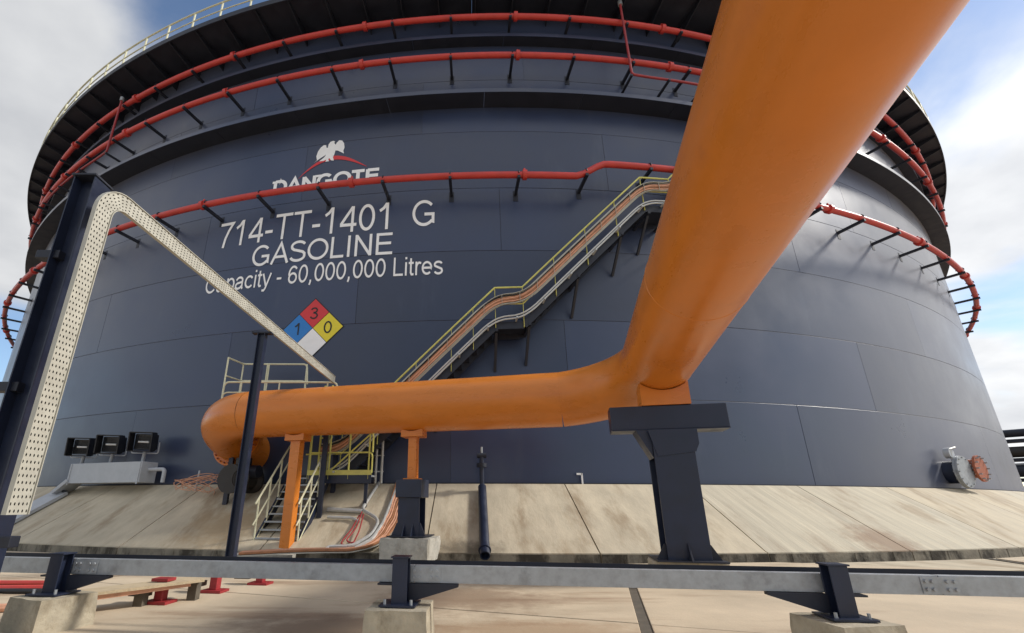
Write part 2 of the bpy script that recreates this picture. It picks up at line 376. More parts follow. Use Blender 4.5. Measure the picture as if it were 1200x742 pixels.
# ------------------------------------------------------------------ storage tank
tank = thing('storage_tank', 'huge dark navy steel fuel storage tank with white lettering and open top walkway', 'tank', (C.x, C.y, ZB))
def tpart(mb, name, m, smooth=True, th=0): return copy_turn(mb.mesh(name, m, smooth), name, tank, th)
ZT = 17.95; NPL = 22; COURSE = 2.37
tpart(MB().arc([(R - .9, ZB), (R - .012, ZB), (R - .012, ZT), (R - .9, ZT)], 0, 360, 220), 'shell_backing', NAVYD)
tpart(MB().arc([(.5, 16.0), (R - .5, 16.6), (R - .5, 16.7), (.5, 16.1)], 0, 360, 90), 'floating_roof', GALV)
tpart(MB().arc([(R - .05, ZB - .005), (R + .09, ZB + .003), (R + .09, ZB + .03), (R - .05, ZB + .03)], 0, 360, 220), 'bottom_ring', NAVYD)
pw = 360 / NPL
def plate_mesh(h):
    m = MB(); hw = pw / 2 - .006 * 180 / (math.pi * R)
    prof = [(R - .02, .006), (R - .0035, .006), (R, .011), (R, h - .011), (R - .0035, h - .006), (R - .02, h - .006)]
    m.arc(prof, -hw, hw, 26); return m.mesh('shell_plate', SHELL, True, sharp=15)
full = plate_mesh(COURSE); last = plate_mesh(ZT - ZB - 7 * COURSE)
for row in range(8):
    offs = [0.3, .62, .02, .45, .8, .2, .55, .9][row]
    for k in range(NPL):
        th = (k + offs) * pw; th = (th + 180) % 360 - 180
        if abs(th) > 80: continue
        o = copy_turn(full if row < 7 else last, 'shell_plate', tank, th, ZB + row * COURSE)
        o.location.x += random.uniform(-.003, .003); o.location.y += random.uniform(-.003, .003)
# wind girders
def girder(z, rout, fl, name, seg, lift_):
    m = MB(); h = seg / 2 - .01
    m.arc([(R - .01, z), (R + rout, z), (R + rout, z + .03), (R - .01, z + .03)], -h, h, 6)
    me = m.mesh(name, NAVYD, False)  # underside shade put into the colour, darker than the rim
    rim = MB().arc([(R + rout + .002, z - .01), (R + rout + .02, z - .01), (R + rout + .02, z + fl), (R + rout + .002, z + fl)], -seg / 2, seg / 2, 6).mesh('girder_rim', SHELL, False)
    k = int(96 / seg)
    for i in range(-k, k + 1): copy_turn(me, name, tank, i * seg + lift_); copy_turn(rim, 'girder_rim', tank, i * seg + lift_)
girder(13.41, .64, .15, 'lower_wind_girder', 5.22, 1.1)
girder(16.38, .385, .14, 'upper_wind_girder', 5.22, 2.3)
# top walkway
seg = 4.2; m = MB(); m.arc([(R - .02, 17.93), (R + 1.52, 17.93), (R + 1.52, 18.0), (R - .02, 18.0)], -seg / 2 + .005, seg / 2 - .005, 6)
wk = m.mesh('walkway_deck', NAVYD)
m = MB().arc([(R + 1.50, 17.86), (R + 1.55, 17.86), (R + 1.55, 18.10), (R + 1.50, 18.10)], -seg / 2, seg / 2, 6); wr = m.mesh('walkway_edge', NAVYD)
for i in range(-24, 25):
    copy_turn(wk, 'walkway_deck', tank, i * seg); copy_turn(wr, 'walkway_edge', tank, i * seg)
m = MB(); ez = Vector((0, 0, 1))
m.prism([(R - .01, 17.45), (R + 1.5, 17.84), (R + 1.5, 17.929), (R - .01, 17.929)], -.012, .012, (Vector((0, 0, 0)), Vector((0, -1, 0)), ez, Vector((1, 0, 0))))
rib = m.mesh('walkway_bracket', NAVYD)
for i in range(-40, 41): copy_turn(rib, 'walkway_bracket', tank, i * 2.1 + .2)
m = MB().tube([(0, -(R + 1.49), 18.0), (0, -(R + 1.49), 18.98)], .035, 8); post = m.mesh('railing_post', CREAM, True)
for i in range(-40, 41): copy_turn(post, 'railing_post', tank, i * 2.1 - .2)
for z, rr in ((18.99, .034), (18.52, .024)):
    tpart(MB().tube([((R + 1.49) * math.sin(rad(t)), -(R + 1.49) * math.cos(rad(t)), z) for t in range(-84, 85, 1)], rr, 8), 'railing_rail', CREAM)
tpart(MB().arc([(R + 1.455, 18.101), (R + 1.47, 18.101), (R + 1.47, 18.2), (R + 1.455, 18.2)], -84, 84, 120), 'toe_board', CREAM)

# lettering painted on the shell
def on_shell(me2d_verts, arc0, z0, sx, sz, off):
    out = []
    for x, y in me2d_verts:
        a = (arc0 + x * sx) / R; out.append(((R + off) * math.sin(a), -(R + off) * math.cos(a), z0 + y * sz))
    return out
def el(cx, cy, rx, ry, a0, a1, n=22): return [(cx + rx * math.cos(rad(a0 + (a1 - a0) * k / n)), cy + ry * math.sin(rad(a0 + (a1 - a0) * k / n))) for k in range(n + 1)]
GL = {  # centre-line strokes of a plain sans serif face, capital height 1: (advance, strokes)
 '7': (.78, [[(.06, .94), (.70, .94), (.52, .66), (.40, .36), (.34, 0)]]),
 '1': (.78, [[(.14, .70), (.30, .80), (.43, .97)], [(.45, 0), (.45, 1)]]),
 '4': (.78, [[(.56, 0), (.56, .97)], [(.545, .95), (.07, .29)], [(.04, .27), (.74, .27)]]),
 '3': (.78, [el(.38, .75, .25, .19, 165, -90, 18) + el(.38, .29, .29, .23, 90, -165, 18)]),
 '0': (.78, [el(.39, .5, .28, .445, 90, 450, 34)]),
 '6': (.78, [el(.40, .31, .27, .255, 0, 360, 28), el(.42, .52, .31, .42, 42, 188, 20)]),
 '-': (.47, [[(.06, .36), (.41, .36)]]), ',': (.39, [[(.19, .12), (.19, 0), (.13, -.16)]]), ' ': (.39, []),
 'T': (.85, [[(.03, .94), (.82, .94)], [(.425, 0), (.425, .94)]]),
 'G': (1.09, [el(.54, .5, .43, .445, 42, 316, 30) + [(.92, .17), (.92, .46)], [(.98, .455), (.56, .455)]]),
 'C': (1.0, [el(.52, .5, .42, .445, 40, 320, 30)]),
 'A': (.93, [[(.04, 0), (.465, .98), (.89, 0)], [(.22, .33), (.71, .33)]]),
 'S': (.93, [el(.46, .745, .34, .20, 20, 180, 14) + [(.14, .66), (.24, .58), (.46, .52), (.70, .45), (.80, .37)] + el(.46, .255, .35, .20, 10, -168, 14)]),
 'O': (1.09, [el(.545, .5, .46, .445, 90, 450, 36)]),
 'L': (.78, [[(.16, 1), (.16, .06), (.74, .06)]]), 'I': (.39, [[(.195, 0), (.195, 1)]]),
 'N': (1.0, [[(.16, 0), (.16, 1)], [(.17, .96), (.83, .04)], [(.84, 0), (.84, 1)]]),
 'E': (.93, [[(.17, 0), (.17, 1)], [(.17, .94), (.86, .94)], [(.17, .52), (.81, .52)], [(.17, .06), (.88, .06)]]),
 'D': (1.0, [[(.16, 0), (.16, 1)], [(.16, .94), (.46, .94)] + el(.46, .5, .42, .44, 90, -90, 22) + [(.16, .06)]]),
 'a': (.78, [[(.10, .53)] + el(.36, .52, .24, .165, 150, 0, 14) + [(.60, .12), (.66, .02)], [(.60, .42), (.30, .37)] + el(.28, .21, .19, .16, 90, 270, 14) + [(.45, .08), (.60, .22)]]),
 'p': (.78, [[(.14, .73), (.14, -.27)], el(.41, .37, .27, .31, 180, -180, 26)]),
 'c': (.70, [el(.38, .37, .29, .31, 38, 322, 24)]),
 'i': (.31, [[(.155, 0), (.155, .72)], [(.155, .88), (.155, 1.0)]]),
 't': (.39, [[(.17, .92), (.17, .14), (.23, .05), (.36, .06)], [(.02, .67), (.35, .67)]]),
 'y': (.70, [[(.05, .73), (.35, .04)], [(.66, .73), (.34, -.10), (.24, -.22), (.08, -.21)]]),
 'r': (.47, [[(.14, 0), (.14, .73)], [(.14, .44), (.20, .60), (.32, .67), (.46, .64)]]),
 'e': (.78, [[(.09, .38), (.67, .38)] + el(.38, .37, .29, .31, 0, 315, 26)]),
 's': (.70, [el(.35, .535, .24, .145, 20, 190, 12) + [(.14, .46), (.35, .38), (.56, .30)] + el(.35, .20, .24, .145, 10, -165, 12)]),
}
def stroke(pts, t):
    h = t / 2; n = len(pts); L_, R_ = [], []; closed = (Vector(pts[0]) - Vector(pts[-1])).length < 1e-4
    V = [Vector(p) for p in pts]
    for i in range(n):
        if closed: a = V[i] - V[(i - 1) % (n - 1)] if i else V[0] - V[n - 2]; b = V[(i + 1) % (n - 1)] - V[i % (n - 1)]
        else: a = V[i] - V[i - 1] if i else V[1] - V[0]; b = V[i + 1] - V[i] if i < n - 1 else V[i] - V[i - 1]
        a = a.normalized(); b = b.normalized(); na = Vector((-a.y, a.x)); nb = Vector((-b.y, b.x)); m = (na + nb)
        m = na if m.length < 1e-3 else m.normalized(); k = h / max(.45, m.dot(na))
        L_.append(V[i] + m * k); R_.append(V[i] - m * k)
    return L_, R_
def text_part(txt, name, m, arc_l, arc_r, z0, cap, off=.014, t=.125, **kw):
    adv = sum(GL[c][0] for c in txt); sx = (arc_r - arc_l) / adv; x = 0; mb = MB(); k_ = 0
    for c in txt:
        for st in GL[c][1]:
            L_, R_ = stroke(st, t); n = len(L_); k_ += 1; o_ = off + .0004 * (k_ % 5)
            vs = on_shell([(x + p.x, p.y) for p in L_] + [(x + p.x, p.y) for p in R_], arc_l, z0, sx, cap, o_)
            mb.add(vs, [(i, i + 1, n + i + 1, n + i) for i in range(n - 1)])
        x += GL[c][0]
    return tpart(mb, name, m, False)
text_part('714-TT-1401', 'tank_number', WHITE, -10.58, -3.98, 8.52, 1.03, t=.115)
text_part('G', 'tank_letter', WHITE, -3.44, -2.58, 8.56, 1.0, t=.115)
text_part('GASOLINE', 'product_name', WHITE, -9.02, -3.98, 7.58, .80, t=.125)
for w_, i_ in (('Capacity -', 0), ('60,000,000', 11), ('Litres', 22)):
    tot = 'Capacity - 60,000,000 Litres'; au = (-2.35 + 10.74) / sum(GL[c][0] for c in tot); a_ = -10.74 + au * sum(GL[c][0] for c in tot[:i_])
    text_part(w_, 'capacity_wording', WHITE, a_, a_ + au * sum(GL[c][0] for c in w_), 6.78, .66, t=.12)
text_part('DANGOTE', 'company_name', WHITE, -8.60, -4.58, 10.43, .56, t=.23)
ser = MB()
for a in (-8.60, -6.93, -4.98): ser.add(on_shell([(a - .03, 10.895), (a + .22, 10.895), (a + .22, 10.99), (a - .03, 10.99)], 0, 0, 1, 1, .0185), [(0, 1, 2, 3)])
tpart(ser, 'company_name_serifs', WHITE, False)
# red swoosh
sw = MB(); pts = []
n = 16; lo = []; hi = []
for k in range(n + 1):
    t = k / n; a = -7.62 + 2.55 * t; b = 10.93 + .62 * math.sin(math.pi * (t ** .9)) * .9 + .18 * t
    th_ = .17 * math.sin(math.pi * min(1, max(0, t * .96 + .02))); lo.append((a, b)); hi.append((a, b + th_))
poly = lo + hi[::-1]
sw.add(on_shell(poly, 0, 0, 1, 1, .014), [(k, k + 1, 2 * n - k, 2 * n + 1 - k) for k in range(n)])
tpart(sw, 'red_swoosh', REDP, False)
# spread-winged bird emblem (outline in a 0..1 box)
bird = [(0.0, .02), (.10, .12), (.06, .32), (.10, .55), (.18, .72), (.28, .82), (.36, .80), (.38, .68), (.43, .66), (.44, .82), (.50, .94), (.60, .97), (.66, .92),
        (.63, .86), (.69, .76), (.72, .86), (.80, .96), (.90, .92), (.97, .78), (1.0, .58), (.97, .42), (1.0, .28), (.88, .38), (.78, .46), (.70, .48), (.68, .32), (.64, .18), (.68, .0), (.58, .03),
        (.53, .14), (.48, .12), (.52, .0), (.40, .0), (.42, .10), (.32, .05), (.18, .06), (.34, .22), (.40, .34), (.24, .22)]
bm = MB(); bm.add(on_shell([(x * 1.12, y * .92) for x, y in bird], -7.08, 11.53, 1, 1, .0145), [tuple(range(len(bird)))])
bo = tpart(bm, 'bird_emblem', WHITE, False)
# hazard diamond: four quarters with digits
dc, dz, dh = -6.44, 5.16, 1.0
hz = tpart(MB().add(on_shell([(dc - dh - .03, dz), (dc, dz - dh - .03), (dc + dh + .03, dz), (dc, dz + dh + .03)], 0, 0, 1, 1, .013), [(0, 1, 2, 3)]), 'hazard_diamond', INK, False)
for nm, m_, cx_, cz_, ch in (('red_quarter', REDP, 0, .5, '3'), ('blue_quarter', BLUEP, -.5, 0, '1'), ('yellow_quarter', YELP, .5, 0, '0'), ('white_quarter', WHITE, 0, -.5, None)):
    q = .488
    tpart(MB().add(on_shell([(dc + (cx_ - q) * dh, dz + cz_ * dh), (dc + cx_ * dh, dz + (cz_ - q) * dh), (dc + (cx_ + q) * dh, dz + cz_ * dh), (dc + cx_ * dh, dz + (cz_ + q) * dh)], 0, 0, 1, 1, .017), [(0, 1, 2, 3)]), nm, m_, False)
    if ch: text_part(ch, 'hazard_digit', INK, dc + cx_ * dh - .15, dc + cx_ * dh + .15, dz + cz_ * dh - .2, .40, off=.021)

# nozzle and manhole near the right edge
def shell_nozzle(th, z, r, l, mat_n, mat_f, name, blind=True):
    c0 = pol(R - .05, th, z); c1 = pol(R + l, th, z)
    o = MB().tube([c0, c1], r, 24).build(name, mat_n, tank, True)
    MB().tube([pol(R + l - .01, th, z), pol(R + l + .05, th, z)], r * 1.42, 28).build('nozzle_flange', mat_f, o, True)
    if blind:
        MB().tube([pol(R + l + .055, th, z), pol(R + l + .1, th, z)], r * 1.40, 28).build('blind_cover', mat_f, o, True)
    for k in range(12):
        a = k / 12 * 2 * math.pi; t = Vector((math.cos(rad(th)), math.sin(rad(th)), 0))
        off = t * math.cos(a) * r * 1.25 + Vector((0, 0, math.sin(a) * r * 1.25))
        MB().tube([pol(R + l - .04, th, z) + off, pol(R + l + .13, th, z) + off], .022, 6).build('flange_bolt', GALV, o)
    return o
shell_nozzle(22.9, 1.02, .36, .34, NAVY, GALV, 'shell_manhole')
shell_nozzle(24.15, 1.14, .3, .5, RUST, RUST, 'shell_nozzle', False)
MB().tube([pol(R + .3, 22.55, 1.0), pol(R + .3, 22.55, 1.75), pol(R + .36, 22.9, 1.8)], .035, 8).build('manhole_davit', CONDUIT, tank, True)
MB().tube([pol(R + .16, 22.6, 1.62), pol(R + .32, 22.6, 1.62)], .17, 14).build('gauge_cap', LGREY, tank, True)

# ------------------------------------------------------------------ red ring pipes
BR = 3.27
def ring_pipe(name, label, z, thetas, jog=None, small=None):
    root = thing(name, label, 'pipe', pol(R + .75, 0, z), 'red water pipes ringing the tank')
    def zz(t): return z + (jog(t) if jog else 0)
    path = [pol(R + .75, t, zz(t)) for t in thetas]
    MB().tube(path, .105, 12).build('pipe', RED, root, True)
    k0 = int(thetas[0] / BR); k1 = int(thetas[-1] / BR)
    for k in range(k0, k1 + 1):
        t = k * BR
        if t < thetas[0] or t > thetas[-1]: continue
        zc = zz(t)
        a = pol(R - .005, t, zc - .16); b = pol(R + .88, t, zc - .15)
        br = MB().bar(a, b, .09, .09).build('bracket', NAVYD, root)
        MB().tube([pol(R + .75 + .125 * math.cos(q), t, zc + .125 * math.sin(q)) for q in [math.pi * i / 6 - .1 for i in range(7)]], .018, 6).build('pipe_clamp', NAVYD, br)
        MB().bar(pol(R - .006, t, zc - .42), pol(R - .006, t, zc - .02), .16, .03, (math.sin(rad(t)), -math.cos(rad(t)), 0)).build('pad_plate', NAVYD, br)
    k = math.ceil((thetas[0] - .3) / 8.45)
    while .3 + k * 8.45 < thetas[-1]:
        t = .3 + k * 8.45; k += 1
        if jog and abs(jog(t) - jog(t + .3)) > .01: continue
        MB().tube([pol(R + .75, t - .1, zz(t)), pol(R + .75, t + .1, zz(t))], .16, 14).build('coupling', RED, root, True)
        MB().tube([pol(R + .75, t, zz(t)), pol(R + .75, t, zz(t) + .24)], .035, 8).build('spray_nozzle', RED, root, True)
    return root
fr = lambda a, b, s: [a + (b - a) * i / int((b - a) / s) for i in range(int((b - a) / s) + 1)]
def jog3(t):
    h = .52
    if t < 2.7 or t > 13.2: return 0
    if t < 4.4: return h * (lambda u: u * u * (3 - 2 * u))((t - 2.7) / 1.7)
    if t < 11.5: return h
    return h * (lambda u: 1 - u * u * (3 - 2 * u))((t - 11.5) / 1.7)
p_low = ring_pipe('ring_pipe', 'lowest red ring pipe, stepping up over the spiral stair', 9.86, fr(-60, 60, .35), jog3)
p_mid = ring_pipe('ring_pipe', 'middle red ring pipe just above the lower girder of the tank', 14.97, fr(-66, 66, .6))
p_top = ring_pipe('ring_pipe', 'topmost red ring pipe tucked under the dark top walkway', 16.87, fr(-66, 66, .6))
def feeder(s0, z0, z1, s1, label):
    root = thing('feeder_pipe', label, 'pipe', pol(R + .8, s0, z1), 'thin red feeder pipes')
    pts = round_path([pol(R + .95, s0, z0), pol(R + .95, s0 + .03, z1)] + [pol(R + .9, s0 + (s1 - s0) * k / 6, z1 + .02) for k in range(1, 7)], .12)
    MB().tube(pts, .042, 8).build('pipe', DKRED, root, True)
    MB().tube([pol(R + .95, s0, z0), pol(R + .95, s0, z0 + .18)], .08, 10).build('valve_head', GALV, root, True)
    for k in range(0, 7, 2):
        t = s0 + (s1 - s0) * k / 6
        MB().bar(pol(R, t, z1 - .06), pol(R + .98, t, z1 - .06), .07, .07).build('bracket', NAVYD, root)
feeder(6.2, 17.5, 14.12, 12.5, 'thin dark red feeder pipe dropping beside the big orange overhead pipe')
feeder(-26.2, 16.9, 14.1, -36, 'thin dark red feeder pipe linking the upper rings at far left')

# ------------------------------------------------------------------ spiral stair on the shell
stair = thing('spiral_stair', 'yellow railed steel stair climbing round the tank shell', 'stair', pol(R + .5, -8, .65))
ro = R + .97
def arcpt(s, z, r=None):                        # s = arc length measured at r = ro
    return pol(r if r else ro, math.degrees(s / ro), z)
# deck profile (arc, z)
prof = [(-5.9, .68), (-4.95, .68), (-.88, 4.77), (-.10, 4.79), (3.80, 8.72), (4.75, 8.74), (13.6, 17.8)]
def deck(s):
    for (a, za), (b, zb_) in zip(prof, prof[1:]):
        if a <= s <= b: return za + (zb_ - za) * (s - a) / (b - a)
    return prof[-1][1]
S = [-5.9 + 19.5 * i / 130 for i in range(131)] + [p[0] for p in prof]; S = sorted(set(S))
for r_, nm in ((ro - .02, 'outer_stringer'), (R + .1, 'inner_stringer')):
    m = MB()
    for a, b in zip(S, S[1:]): m.bar(arcpt(a, deck(a) - .12, r_), arcpt(b, deck(b) - .12, r_), .014, .20)
    m.build(nm, NAVYD, stair)
s = -4.85; 
while s < 13.5:
    flat = (-.95 < s < 0) or (3.75 < s < 4.75)
    if not flat:
        a = math.degrees(s / ro); t = Vector((math.cos(rad(a)), math.sin(rad(a)), 0)); nrm = Vector((math.sin(rad(a)), -math.cos(rad(a)), 0))
        MB().box(pol((R + .1 + ro) / 2, a, deck(s) - .04), (.25, .82, .035), (t, nrm, Vector((0, 0, 1)))).build('tread', NAVYD, stair)
    s += .222
for a, b, z in ((-.95, .0, 4.75), (3.72, 4.82, 8.71), (-6.1, -4.9, .66)):
    mid = math.degrees((a + b) / 2 / ro); t = Vector((math.cos(rad(mid)), math.sin(rad(mid)), 0)); nrm = Vector((math.sin(rad(mid)), -math.cos(rad(mid)), 0))
    MB().box(pol((R + .06 + ro) / 2, mid, z), (b - a, .88, .05), (t, nrm, Vector((0, 0, 1)))).build('landing_plate', NAVYD, stair)
for h, rr, nm in ((1.03, .026, 'handrail'), (.52, .02, 'mid_rail')):
    MB().tube([arcpt(q, deck(q) + h) for q in S], rr, 8).build(nm, YELLOW, stair, True)
sp_ = [-5.8, -4.95, -4.0, -3.05, -2.1, -1.5, -.88, -.1, .85, 1.85, 2.85, 3.8, 4.75] + [5.8 + k for k in range(8)]
for q in sp_:
    MB().bar(arcpt(q, deck(q) - .2, ro + .02), arcpt(q, deck(q) + 1.03, ro + .0), .055, .012, (1, 0, 0)).build('railing_post', YELLOW, stair)
for q in (-2.6, -.86, .06, 1.55, 3.0, 3.95, 4.7, 6.5, 8.5):
    MB().bar(arcpt(q, deck(q) - .24, R - .01), arcpt(q, deck(q) - .24, ro), .08, .08).build('support_arm', NAVYD, stair)
    MB().bar(arcpt(q, deck(q) - 1.15, R + .01), arcpt(q, deck(q) - .28, ro - .12), .07, .07).build('support_strut', NAVYD, stair)
# cable tray and conduits that follow the stair
tr = thing('stair_cable_tray', 'cream cable tray with copper brown cables following the spiral stair', 'cable tray', arcpt(-5, .9))
St = [q for q in S if q > -5.6]
def sm(f, q, w=.35): return sum(f(q + w * k / 4) for k in range(-4, 5)) / 9
zt_ = lambda q: sm(deck, max(-5.4, min(13.2, q))) + .62
m = MB()
for a, b in zip(St, St[1:]): m.bar(arcpt(a, zt_(a), ro + .09), arcpt(b, zt_(b), ro + .09), .012, .30)
m.build('tray_base', TRAYM, tr)
for dz in (-.15, .15):
    m = MB()
    for a, b in zip(St, St[1:]): m.bar(arcpt(a, zt_(a) + dz, ro + .12), arcpt(b, zt_(b) + dz, ro + .12), .07, .014)
    m.build('tray_side', TRAYM, tr)
for k, (dz, mm, rr) in enumerate(((.06, COPPER, .022), (.02, SALMON, .026), (-.03, COPPER, .024), (-.085, SALMON, .026), (.1, BLACK, .018))):
    MB().tube([arcpt(q, zt_(q) + dz + .012 * math.sin(q * 3 + k), ro + .125) for q in St], rr, 6).build('cable', mm, tr, True)
q = -5.2
while q < 13:
    MB().bar(arcpt(q, zt_(q) - .15, ro + .162), arcpt(q, zt_(q) + .15, ro + .162), .03, .008, (1, 0, 0)).build('cable_strap', TRAYM, tr); q += .5
for k in range(2):
    c_ = thing('stair_conduit', ('upper' if k == 0 else 'lower') + ' of two silver conduits running below the stair cable tray', 'conduit', arcpt(-5, .7), 'conduits beside the stair')
    MB().tube([arcpt(q, zt_(q) - .50 - .085 * k, ro + .09) for q in St], .024, 8).build('pipe', CONDUIT, c_, True)
    q = -5.0
    while q < 13:
        if k == 1: MB().bar(arcpt(q, zt_(q) - .64, ro + .0), arcpt(q, zt_(q) - .64, ro + .30), .045, .045).build('conduit_bracket', CONDUIT, c_)
        q += .78

# ------------------------------------------------------------------ orange pipeline
PR = .563
d2 = Vector((.2361, .9717, 0)).normalized(); d1 = Vector((d2.y, -d2.x, 0))       # d1 to the right, d2 away
slope = -.07
pipe_o = thing('product_pipeline', 'large glossy orange fuel pipe passing overhead and bending left towards the tank', 'pipe', (3.4, 7.2, 1.5))
A0 = Vector((4.162, 10.1325, 2.084))
def over(Y): t = (Y - A0.y) / .9717; return Vector((A0.x + .2361 * t, Y, A0.z + slope * t))
L0 = Vector((2.0475, 9.1245, 2.045)); ldir = Vector((-4.7775 - 2.0475, 10.8255 - 9.1245, .0)).normalized()
# plan intersection of both axes
den = d2.x * ldir.y - d2.y * ldir.x
tt = ((A0.x - L0.x) * d2.y - (A0.y - L0.y) * d2.x) / (ldir.x * d2.y - ldir.y * d2.x)
corner = Vector((L0.x + ldir.x * tt, L0.y + ldir.y * tt, 0))
ER = 1.62
dover = Vector((.2361, .9717, slope)).normalized()
Pa = over(corner.y - ER * .9717)                     # end of straight overhead run
Pb = corner + ldir * ER; Pb.z = L0.z
zc_ = over(corner.y).z
cpt = Vector((corner.x, corner.y, zc_ - .03))
def bez(a, b, c, n, kq=.56):
    p1 = a + (b - a) * kq; p2 = c + (b - c) * kq; out = []
    for i in range(n + 1):
        t = i / n; out.append(a * (1 - t) ** 3 + p1 * 3 * t * (1 - t) ** 2 + p2 * 3 * t * t * (1 - t) + c * t ** 3)
    return out
NS = 56
MB().tube([over(-6.0), over(-3), over(0), over(3), Pa], PR, NS).build('pipe_run', ORANGE, pipe_o, True)
MB().tube(bez(Pa + dover * .001, cpt, Pb, 22), PR, NS, False).build('elbow', ORANGE, pipe_o, True)
XL = -6.3; tl = (XL - L0.x) / ldir.x; Lc = L0 + ldir * tl
ER2 = 1.45; dn2 = (d2 - Vector((0, 0, .30))).normalized(); Pc = Lc - ldir * ER2; Pd = Lc + dn2 * ER2
MB().tube([Pb, Pc], PR, NS).build('pipe_run', ORANGE, pipe_o, True)
MB().tube(bez(Pc, Lc, Pd, 18), PR, NS, False).build('elbow', ORANGE, pipe_o, True)
tE = 0
Pe = Pd
while (Vector((Pe.x, Pe.y)) - C).length > R - .25: Pe = Pe + dn2 * .02
MB().tube([Pd, Pe], PR - .002, NS).build('pipe_run', ORANGE, pipe_o, True)
for P, dd in ((Pa, dover), (Pb, ldir), (Pc, ldir), (Pd, dn2)):
    MB().tube([P - dd * .012, P, P + dd * .012], [PR - .002, PR + .003, PR - .002], NS, False).build('weld_seam', ORANGE, pipe_o, True)
for Y in (-1.2, 4.6): 
    P = over(Y); MB().tube([P - dover * .012, P, P + dover * .012], [PR - .002, PR + .005, PR - .002], NS, False).build('weld_seam', ORANGE, pipe_o, True)
fl = Pd + dn2 * .02
for off in (0, .085):
    f_ = MB().tube([fl + dn2 * off, fl + dn2 * (off + .075)], PR + .14, 48).build('flange', ORANGE, pipe_o, True)
for k in range(28):
    a = 2 * math.pi * k / 28; o_ = d1 * math.cos(a) * (PR + .08) + d1.cross(dn2) * (math.sin(a) * (PR + .08))
    MB().tube([fl + o_ - dn2 * .06, fl + o_ + dn2 * .22], .022, 6).build('flange_bolt', RUST, pipe_o)
# saddle over the main column
sadY = 7.16; sP = over(sadY); CH_TOP = 1.49
m = MB()
poly = []
for k in range(13):
    a = math.pi * (1.28 + .44 * k / 12); poly.append((math.cos(a) * (PR + .004), math.sin(a) * (PR + .004)))
zb_s = CH_TOP + .004 - sP.z
poly = [(poly[0][0], zb_s)] + poly + [(poly[-1][0], zb_s)]
m.prism(poly, -.2, .2, (sP, d1, Vector((0, 0, 1)), d2)); m.build('saddle', ORANGE, pipe_o)
def leg(px, foot_z, w, saddle_h=.26):
    # point on the left run whose pixel column is px
    best = min((abs((CX + F * P.x / (P.y * cp + P.z * sp)) - px), P) for P in [L0 + ldir * (k * .02) for k in range(420)])[1]
    m = MB(); poly = []
    for k in range(9):
        a = math.pi * (1.36 + .28 * k / 8); poly.append((math.cos(a) * (PR + .003), math.sin(a) * (PR + .003)))
    poly = [(poly[0][0], -PR - .12)] + poly + [(poly[-1][0], -PR - .12)]
    m.prism(poly, -.17, .17, (best, -ldir, Vector((0, 0, 1)), d2)); m.build('saddle', ORANGE, pipe_o)
    if foot_z is not None:
        MB().box((best.x, best.y, (foot_z + best.z - PR - .12) / 2), (w, .2, best.z - PR - .12 - foot_z), (-ldir, d2, Vector((0, 0, 1)))).build('support_leg', ORANGE, pipe_o, bevel=.006)
        MB().box((best.x, best.y, foot_z + .012), (w + .14, .34, .024), (-ldir, d2, Vector((0, 0, 1)))).build('leg_base_plate', ORANGE, pipe_o)
    return best
leg1 = leg(353, GZ + .004, .24)
STUBTOP = .47
leg2 = leg(486, STUBTOP + .002, .18)

# ------------------------------------------------------------------ main T-shaped column and plinth
zax = Vector((0, 0, 1))
c0 = Vector((sP.x, sP.y, 0)); CB = -.775
colm = thing('pipe_support_column', 'tall dark navy steel column with crosshead under the orange pipe bend', 'column', (c0.x, c0.y, CB))
MB().box(c0 + zax * (CH_TOP - .19) + d1 * -.0, (1.72, .34, .38), (d1, d2, zax)).build('crosshead', NAVY, colm, bevel=.012)
MB().box(c0 + zax * (CH_TOP - .387) + d1 * 0 - d2 * .0, (1.70, .40, .012), (d1, d2, zax)).build('crosshead_flange', NAVY, colm)
cw = .58
for s_ in (-1, 1): MB().box(c0 + zax * ((CB + CH_TOP - .4) / 2) + d2 * (.24 * s_), (cw, .03, CH_TOP - .4 - CB), (d1, d2, zax)).build('column_flange', NAVY, colm, bevel=.005)
MB().box(c0 + zax * ((CB + CH_TOP - .4) / 2), (.03, .45, CH_TOP - .4 - CB), (d1, d2, zax)).build('column_web', NAVY, colm)
MB().prism([(-.34, CH_TOP - .40), (.36, CH_TOP - .40), (.36, CH_TOP - .62), (.30, CH_TOP - .74), (-.24, CH_TOP - .80)], -.27, -.256, (c0, d1, zax, d2)).build('face_plate', NAVY, colm)
MB().prism([(-.50, CH_TOP - .396), (-.29, CH_TOP - .396), (-.29, CH_TOP - .82)], -.2, .2, (c0, d1, zax, d2)).build('haunch', NAVY, colm)
for s_ in (-1, 1):
    MB().prism([(s_ * cw / 2, CB + .02), (s_ * (cw / 2 + .14), CB + .02), (s_ * (cw / 2 + .02), CB + .22), (s_ * cw / 2, CB + .22)], -.2, -.18, (c0, d1, zax, d2)).build('base_gusset', NAVYD, colm)
MB().prism([(-.256, CB + .02), (-.42, CB + .02), (-.27, CB + .24), (-.256, CB + .24)], -.012, .012, (c0, d2, zax, d1)).build('base_gusset', NAVYD, colm)
MB().box(c0 + zax * (CB + .01), (.92, .8, .02), (d1, d2, zax)).build('base_plate', NAVYD, colm)
pl = MB().box(c0 + zax * ((CB + GZ) / 2 - .003), (1.0, .5, CB - GZ - .006), (d1, d2, zax)).build('concrete_plinth', PLINTH, bevel=.02)
tag(pl, 'concrete plinth under the tall navy T-shaped column', 'plinth')
